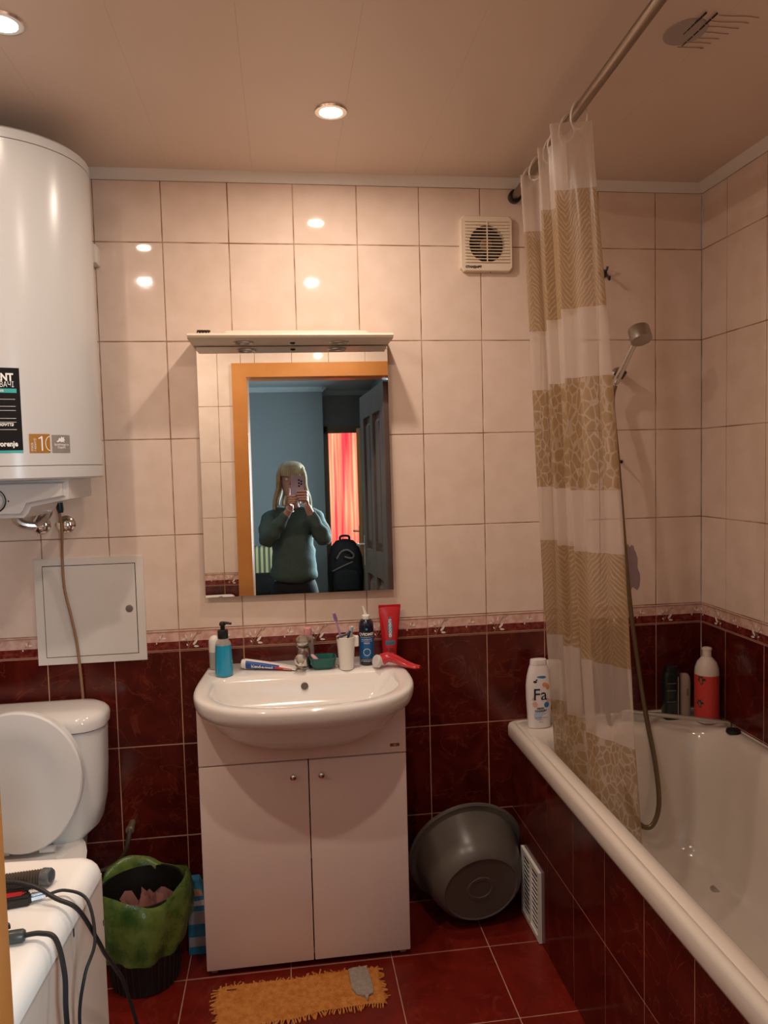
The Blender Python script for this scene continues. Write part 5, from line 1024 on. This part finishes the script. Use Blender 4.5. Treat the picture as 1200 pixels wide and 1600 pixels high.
h = obj('handle_plate', box((0.60, 0.036, 0.85), (0.635, 0.042, 1.07), 0.002, 1), brass, t); obj('handle_lever', tube([(0.617, 0.04, 1.02), (0.617, 0.085, 1.02), (0.59, 0.09, 1.02), (0.52, 0.085, 1.015)], 0.009, 8), brass, h)
# red curtain before the bright window of the far room
bm = nb(); NX = 90; zs = [0.03, 0.6, 1.2, 1.8, 2.3]; g = []
for z in zs: g.append([bm.verts.new((0.10+1.35*i/NX, -6.9+0.035*math.sin(i*0.75+0.3*math.sin(i*0.21))+0.012*math.sin(i*1.9), z)) for i in range(NX+1)])
for j in range(len(zs)-1):
    for i in range(NX): bm.faces.new((g[j][i], g[j][i+1], g[j+1][i+1], g[j+1][i]))
rm = bpy.data.materials.new('red_curtain'); rm.use_nodes = True; nt = rm.node_tree; ns = nt.nodes; ns.clear()
out = ns.new('ShaderNodeOutputMaterial'); ge = ns.new('ShaderNodeNewGeometry'); mpp = ns.new('ShaderNodeMapping'); mpp.inputs['Scale'].default_value = (9, 0.1, 0.4); nz = ns.new('ShaderNodeTexNoise'); nz.inputs['Scale'].default_value = 1.6
rp_ = ns.new('ShaderNodeValToRGB'); e = rp_.color_ramp.elements; e[0].position = 0.38; e[0].color = (0.80, 0.06, 0.09, 1); e[1].position = 0.62; e[1].color = (0.92, 0.40, 0.24, 1)
df_ = ns.new('ShaderNodeBsdfDiffuse'); tl = ns.new('ShaderNodeBsdfTranslucent'); ms = ns.new('ShaderNodeMixShader'); ms.inputs[0].default_value = 0.65
L_k = nt.links.new; L_k(ge.outputs['Position'], mpp.inputs[0]); L_k(mpp.outputs[0], nz.inputs['Vector']); L_k(nz.outputs['Fac'], rp_.inputs[0]); L_k(rp_.outputs[0], df_.inputs[0]); L_k(rp_.outputs[0], tl.inputs[0]); L_k(df_.outputs[0], ms.inputs[1]); L_k(tl.outputs[0], ms.inputs[2]); L_k(ms.outputs[0], out.inputs[0])
tag(obj('red_curtain', bm, rm, smooth=180, org=(0.77, -6.9, 0.03)), 'bright red and orange curtain glowing in the far doorway', 'curtain')
# stool and black backpack
t = thing('hall_stool', 'dark stool under the black backpack in the hall', 'stool', (0.70, -4.40, 0)); dkw = mat('stool_dark', (0.05, 0.03, 0.02), 0.5)
obj('seat', lathe([(0.16, 0.44), (0.17, 0.445), (0.17, 0.465), (0.16, 0.47)], (0.70, -4.40, 0), seg=28), dkw, t)
for sx_ in (-1, 1):
    for sy_ in (-1, 1): obj('leg', cyl((0.70+0.13*sx_, -4.40+0.13*sy_, 0), (0.70+0.10*sx_, -4.40+0.10*sy_, 0.445), 0.014, seg=10), dkw, t)
t = thing('black_backpack', 'bulky black backpack with tan trim standing in the hall', 'backpack', (0.70, -4.40, 0.47)); bkm = mat('backpack_black', (0.006, 0.005, 0.005), 0.85, spec=0.2, bump=0.6, bscale=25)
bx = lambda hx, hy, z: [Vector((0.70+hx*math.copysign(abs(math.cos(a))**0.7, math.cos(a)), -4.40+hy*math.copysign(abs(math.sin(a))**0.7, math.sin(a)), z)) for a in [2*math.pi*k/28 for k in range(28)]]
obj('bag_body', fix(loft([bx(0.12, 0.09, 0.47), bx(0.155, 0.115, 0.50), bx(0.165, 0.12, 0.65), bx(0.155, 0.115, 0.80), bx(0.125, 0.095, 0.90), bx(0.08, 0.06, 0.95), bx(0.02, 0.015, 0.965)])), bkm, t, smooth=70)
fy_ = -4.285
obj('front_pocket', fix(loft([[Vector((0.70+x*s, fy_+d, 0.60+z*s)) for x, z in ((-0.11, -0.09), (0.11, -0.09), (0.12, 0.0), (0.10, 0.09), (0.0, 0.11), (-0.10, 0.09), (-0.12, 0.0))] for s, d in ((1, -0.01), (1, 0.03), (0.85, 0.05))])), bkm, t, smooth=50)
tan = mat('tan_trim', (0.09, 0.055, 0.035), 0.7)
obj('trim_loop', tube([(0.62, fy_+0.012, 0.80), (0.66, fy_+0.02, 0.86), (0.72, fy_+0.022, 0.875), (0.77, fy_+0.015, 0.83), (0.75, fy_+0.02, 0.80), (0.69, fy_+0.025, 0.815)], 0.008, 6), tan, t); obj('trim_loop', tube([(0.58, fy_+0.02, 0.69), (0.66, fy_+0.045, 0.73), (0.76, fy_+0.035, 0.77)], 0.006, 6), tan, t)
obj('carry_handle', tube([(0.66, -4.38, 0.945), (0.665, -4.38, 0.99), (0.735, -4.38, 0.99), (0.74, -4.38, 0.945)], 0.010, 8), bkm, t)
# striped armchair
t = thing('striped_armchair', 'armchair in green and yellow stripes with a black cushion', 'armchair', (-0.10, -4.55, 0))
sm_ = bpy.data.materials.new('striped_fabric'); sm_.use_nodes = True; nt = sm_.node_tree; b = nt.nodes['Principled BSDF']; b.inputs['Roughness'].default_value = 0.85
ge = nt.nodes.new('ShaderNodeNewGeometry'); wv = nt.nodes.new('ShaderNodeTexWave'); wv.bands_direction = 'X'; wv.inputs['Scale'].default_value = 7.0; rp_ = nt.nodes.new('ShaderNodeValToRGB'); e = rp_.color_ramp.elements; e[0].position = 0.42; e[0].color = (0.07, 0.10, 0.05, 1); e[1].position = 0.58; e[1].color = (0.50, 0.42, 0.22, 1)
nt.links.new(ge.outputs['Position'], wv.inputs['Vector']); nt.links.new(wv.outputs['Fac'], rp_.inputs[0]); nt.links.new(rp_.outputs[0], b.inputs['Base Color'])
obj('base', box((-0.45, -4.85, 0.06), (0.22, -4.20, 0.30), 0.03, 3), sm_, t); obj('seat_cushion', box((-0.34, -4.75, 0.30), (0.12, -4.19, 0.45), 0.04, 3), sm_, t)
obj('backrest', box((-0.42, -4.90, 0.30), (0.20, -4.72, 0.90), 0.05, 3), sm_, t); obj('armrest', box((-0.47, -4.85, 0.06), (-0.34, -4.18, 0.58), 0.04, 3), sm_, t); obj('armrest', box((0.12, -4.85, 0.06), (0.25, -4.18, 0.58), 0.04, 3), sm_, t)
for x in (-0.40, 0.18):
    for y in (-4.80, -4.25): obj('foot', cyl((x, y, 0), (x, y, 0.07), 0.02, seg=10), dkw, t)
tag(obj('black_cushion', box((-0.28, -4.72, 0.455), (0.10, -4.42, 0.66), 0.06, 3), bkm, org=(-0.1, -4.55, 0.455)), 'black cushion on the striped armchair', 'cushion')

# ---------------------------------------------------------------- person with a phone
skin = mat('skin', (0.58, 0.32, 0.25), 0.5, sss=0.15); swm = mat('sweater_green', (0.075, 0.115, 0.108), 0.9, col2=(0.088, 0.13, 0.122), nscale=40, bump=0.5, bscale=90)
trm = mat('trousers_black', (0.010, 0.010, 0.012), 0.8); shm = mat('slipper_grey', (0.08, 0.08, 0.09), 0.7); hairm = mat('hair_blond', (0.52, 0.41, 0.25), 0.45, col2=(0.33, 0.25, 0.14), nscale=18, bump=0.4, bscale=60)
def skinned(name, verts, edges, rad, m_, parent=None, sub=2, root=0, org=None, scale=None):
    me = bpy.data.meshes.new(name); me.from_pydata(verts, edges, []); o = bpy.data.objects.new(name, me); link(o)
    o.modifiers.new('s', 'SKIN'); sv_ = me.skin_vertices[0].data
    for i, r_ in enumerate(rad): sv_[i].radius = r_ if isinstance(r_, tuple) else (r_, r_); sv_[i].use_root = (i == root)
    o.modifiers[0].branch_smoothing = 0.6; o.modifiers.new('u', 'SUBSURF').levels = sub
    dg = bpy.context.evaluated_depsgraph_get(); dg.update(); m2 = bpy.data.meshes.new_from_object(o.evaluated_get(dg)); bpy.data.objects.remove(o); bpy.data.meshes.remove(me)
    b = nb(); b.from_mesh(m2); bpy.data.meshes.remove(m2); return b
PX, PY = 0.288, -2.74                                   # stance
hipz, G = 0.82, 0.0
# body skeleton (world coordinates); her face looks along +y
V_, E_, Rd = [], [], []
def bone(p, r_, par=None):
    V_.append(p); Rd.append(r_); i = len(V_)-1
    if par is not None: E_.append((par, i))
    return i
pel = bone((PX, PY, 0.84), (0.115, 0.09)); bel = bone((PX, PY+0.005, 0.98), (0.125, 0.095), pel); che = bone((PX, PY, 1.13), (0.128, 0.098), bel); top_ = bone((PX, PY-0.01, 1.24), (0.085, 0.07), che)
nk = bone((PX, PY, 1.315), 0.047, top_); hd0 = bone((PX, PY+0.012, 1.385), 0.055, nk)
LW, RW = Vector((0.278, -2.485, 1.285)), Vector((0.398, -2.490, 1.290))      # wrists
LE, RE = Vector((0.118, -2.60, 1.075)), Vector((0.497, -2.60, 1.065))        # elbows
armv = {}
for s, E0, W0 in ((-1, LE, LW), (1, RE, RW)):
    sh_ = bone((PX+0.150*s, PY-0.005, 1.225), 0.045, top_); el = bone(tuple(E0), 0.040, sh_); mid = bone(tuple(E0.lerp(W0, 0.45)), 0.036, el); wr = bone(tuple(W0), 0.024, mid)
    pd = (Vector((0.333, -2.43, 1.375))-W0).normalized() if s < 0 else (Vector((0.372, -2.43, 1.375))-W0).normalized()
    pm_ = bone(tuple(W0+pd*0.045), (0.030, 0.018), wr); armv[s] = (pm_, W0+pd*0.045, pd)
for s in (-1, 1):
    hp_ = bone((PX+0.085*s, PY, 0.77), (0.075, 0.078), pel); kn = bone((PX+0.095*s, PY+0.01, 0.45), 0.055, hp_); an = bone((PX+0.10*s, PY-0.015, 0.085), 0.038, kn); toe = bone((PX+0.115*s, PY+0.10, 0.04), (0.038, 0.028), an)
body = skinned('person', V_, E_, Rd, skin)
# head: shaped loft of horizontal ovals
def oval3(cx_, cy_, rx, ry, z, n=28, jaw=0.0): return [Vector((cx_+rx*math.cos(2*math.pi*k/n)*(1-jaw*max(0, math.sin(2*math.pi*k/n))), cy_+ry*math.sin(2*math.pi*k/n), z)) for k in range(n)]
hx, hy, hz = PX+0.004, PY+0.030, 1.37
hd = [(0.030, 0.040, 0.0, 0.030), (0.046, 0.062, 0.010, 0.022), (0.060, 0.080, 0.035, 0.008), (0.068, 0.089, 0.070, 0.0), (0.072, 0.094, 0.110, -0.005), (0.075, 0.097, 0.150, -0.010), (0.070, 0.092, 0.185, -0.012), (0.052, 0.070, 0.208, -0.012), (0.020, 0.03, 0.218, -0.012)]
hb = fix(loft([oval3(hx, hy+dy, rx, ry, hz+dz, jaw=0.12) for rx, ry, dz, dy in hd]))
nose = fix(loft([[Vector((hx+sx*wd, hy+0.088+d*dd, hz+z)) for sx, dd in ((-1, 0), (0, 1), (1, 0))] for wd, d, z in ((0.006, 0.004, 0.125), (0.009, 0.014, 0.10), (0.014, 0.022, 0.082), (0.012, 0.004, 0.074))])); merge(hb, nose)
for s in (-1, 1): sphere((hx+0.074*s, hy-0.005, hz+0.10), 0.022, sx=0.35, sy=0.75, sz=1.25, seg=12, bm=hb)
merge(body, hb)
# fingers: separate skinned chains rooted in the palms, closing round the phone
PH = dict(x0=CAM.x-0.053, x1=CAM.x+0.029, z0=CAM.z-0.137, z1=CAM.z+0.028, y0=-2.4205, y1=-2.4125)
def finger(pts, r0, r1):
    n = len(pts); b = skinned('f', [tuple(p) for p in pts], [(i, i+1) for i in range(n-1)], [r0+(r1-r0)*i/(n-1) for i in range(n)], skin, sub=2); merge(body, b)
lp, rp2 = armv[-1][1], armv[1][1]
xl, xr_ = PH['x0'], PH['x1']; yb_ = PH['y1']; yf_ = PH['y0']
for k, z in enumerate((1.400, 1.382, 1.364, 1.349)):      # fingers cross behind the phone (the lens side), from her right (x+) hand
    ln = (0.060, 0.066, 0.062, 0.050)[k]
    finger([rp2+Vector((0.010, -0.005, 0.010-0.008*k)), (xr_+0.020, -2.434, z-0.006), (xr_+0.014, yb_+0.004, z), (xr_-0.012, yb_+0.012, z+0.002), (xr_-ln*0.75, yb_+0.011, z+0.001)], 0.0092, 0.0072)
finger([rp2+Vector((-0.018, -0.012, 0.0)), (xr_+0.008, -2.452, 1.350), (xr_-0.004, -2.440, 1.372), (xr_-0.018, yf_-0.009, 1.388)], 0.0105, 0.0082)
for k, z in enumerate((1.376, 1.360, 1.346, 1.334)):
    ln = (0.050, 0.056, 0.050, 0.040)[k]
    finger([lp+Vector((-0.008, -0.004, 0.006-0.007*k)), (xl-0.018, -2.436, z-0.008), (xl-0.013, yb_+0.003, z-0.003), (xl+0.010, yb_+0.0115, z-0.002), (xl+ln*0.65, yb_+0.0105, z-0.003)], 0.0092, 0.0072)
finger([lp+Vector((0.006, -0.010, 0.008)), (xl-0.014, -2.442, 1.372), (xl-0.013, -2.428, 1.400), (xl-0.010, -2.420, 1.425)], 0.0108, 0.0082)
person = obj('person', body, skin, smooth=180, org=(PX, PY, 0)); ORG['person'] = Vector((PX, PY, 0))
tag(person, 'blond person in a dark green sweater holding up a phone', 'person')
# face features
for s in (-1, 1): obj('eye', sphere((hx+0.030*s, hy+0.083, hz+0.115), 0.010, seg=12), mat('eye_white', (0.7, 0.68, 0.65), 0.2), person)
obj('mouth', sphere((hx, hy+0.082, hz+0.048), 0.020, sx=1.0, sy=0.35, sz=0.28, seg=14), mat('lips', (0.45, 0.13, 0.12), 0.4), person)
# sweater: slightly larger skin over torso and arms
V_, E_, Rd = [], [], []
h0 = bone((PX, PY+0.002, 0.775), (0.178, 0.142)); h1 = bone((PX, PY+0.002, 0.86), (0.170, 0.140), h0); h2 = bone((PX, PY+0.005, 1.00), (0.158, 0.128), h1); h3 = bone((PX, PY+0.002, 1.14), (0.160, 0.124), h2); h4 = bone((PX, PY-0.008, 1.245), (0.105, 0.088), h3); h5 = bone((PX, PY-0.003, 1.295), (0.066, 0.062), h4)
for s, E0, W0 in ((-1, LE, LW), (1, RE, RW)):
    a = bone((PX+0.150*s, PY-0.005, 1.232), 0.082, h4); e_ = bone(tuple(E0+Vector((0.005*s, 0, -0.004))), 0.060, a); m_ = bone(tuple(E0.lerp(W0, 0.5)), 0.050, e_); w_ = bone(tuple(E0.lerp(W0, 0.90)), 0.036, m_)
sw = skinned('sweater', V_, E_, Rd, swm)
for v in sw.verts:                                      # soft folds
    v.co += v.normal*(0.004*math.sin(v.co.z*70+v.co.x*30)+0.003*math.sin(v.co.x*80-v.co.z*40))
obj('sweater', sw, swm, person, smooth=180)
V_, E_, Rd = [], [], []
h0 = bone((PX, PY, 0.87), (0.150, 0.118)); h1 = bone((PX, PY, 0.77), (0.172, 0.135), h0)
for s in (-1, 1): a = bone((PX+0.085*s, PY, 0.70), (0.105, 0.115), h1); k_ = bone((PX+0.095*s, PY+0.01, 0.45), 0.072, a); bone((PX+0.10*s, PY-0.012, 0.10), 0.056, k_)
obj('trousers', skinned('trousers', V_, E_, Rd, trm), trm, person, smooth=180)
for s in (-1, 1):
    obj('slipper', fix(loft([[Vector((PX+0.11*s+rx*math.cos(2*math.pi*k/20), PY+0.045+ry*math.sin(2*math.pi*k/20), z)) for k in range(20)] for rx, ry, z in ((0.044, 0.118, 0.0), (0.050, 0.128, 0.012), (0.050, 0.128, 0.03), (0.044, 0.118, 0.065), (0.034, 0.09, 0.085))])), shm, person)
# hair: cap, fringe and long side locks, each a loft
hr = fix(loft([oval3(hx, hy-0.022, rx, ry, hz+dz) for rx, ry, dz in ((0.086, 0.090, 0.135), (0.092, 0.101, 0.165), (0.088, 0.099, 0.190), (0.078, 0.089, 0.209), (0.062, 0.072, 0.223), (0.040, 0.048, 0.233), (0.016, 0.020, 0.238), (0.002, 0.003, 0.239))], False, True))
obj('hair_crown', hr, hairm, person, smooth=80)
for k in range(11):                                     # fringe
    x = -0.060+0.012*k; z1 = 0.128+0.006*abs(k-5)*0.3
    yy = 0.092*math.sqrt(max(0.05, 1-(x/0.085)**2))
    obj('hair_fringe_lock', tube([(hx+x*0.7, hy-0.02+yy*0.70, hz+0.212), (hx+x*0.95, hy-0.008+yy*0.95, hz+0.175), (hx+x*1.05, hy+0.004+yy, hz+z1)], 0.010, 6, 4, rads=(0.011, 0.007)), hairm, person)
rnd = random.Random(11)
for s in (-1, 1):
    for k in range(9):                                  # side and back locks down to the shoulders
        a = R(20+22*k); x = 0.086*math.cos(a)*s if k < 4 else 0.086*math.cos(a)*s; y = 0.05-0.135*(k/8)
        xo = s*(0.086-0.0045*k*k*0.16) if k < 7 else s*(0.04-0.02*(k-7)); 
        drop = 0.265+0.02*rnd.random()-0.004*k; out_ = s*(0.022+0.012*rnd.random())
        obj('hair_lock', tube([(hx+xo*0.55, hy-0.022+y*0.5, hz+0.215), (hx+xo*0.98, hy-0.015+y, hz+0.150), (hx+xo*1.08, hy-0.015+y, hz+0.06), (hx+xo*1.12+out_*0.7, hy-0.012+y+0.004, hz-0.02), (hx+xo*1.08+out_, hy-0.005+y+0.012, hz+0.19-drop)], 0.016, 6, 5, rads=(0.018, 0.010)), hairm, person)
tag(obj('bracelet', lathe([(0.026, -0.003), (0.0285, 0), (0.026, 0.003)], tuple(LW+Vector((0.004, 0.004, 0.004))), tuple((LW-LE).normalized()), 24, cap0=False, cap1=False), mat('bracelet_pale', (0.72, 0.66, 0.60), 0.3), org=tuple(LW)), 'pale bracelet on the wrist of the person in the mirror', 'bracelet')
# phone
t = thing('smartphone', 'pale lilac smartphone held up before the face of the person', 'phone', (CAM.x, -2.416, PH['z0']))
b = fix(loft([[Vector((v.x, y, v.y)) for v in rrect(PH['x0']+i, PH['x1']-i, PH['z0']+i, PH['z1']-i, 0, 0.010, 5)] for y, i in ((PH['y0'], 0.001), (PH['y0']+0.001, 0), (PH['y1']-0.001, 0), (PH['y1'], 0.001))]))
obj('phone_body', b, mat('phone_lilac', (0.42, 0.33, 0.46), 0.25), t)
obj('screen', box((PH['x0']+0.003, PH['y0']-0.0004, PH['z0']+0.004), (PH['x1']-0.003, PH['y0']-0.0001, PH['z1']-0.004)), mat('phone_screen', (0.01, 0.01, 0.012), 0.1), t, smooth=0)
for x, z in ((0.0, 0.0), (0.0, -0.020), (0.0, -0.038), (0.015, -0.009), (0.015, -0.026)):
    obj('lens', lathe([(0.0066, 0), (0.0066, 0.0012), (0.0052, 0.0016), (0.001, 0.0008)], (CAM.x+x, PH['y1'], CAM.z+z), (0, 1, 0), 16), black_plastic, t)
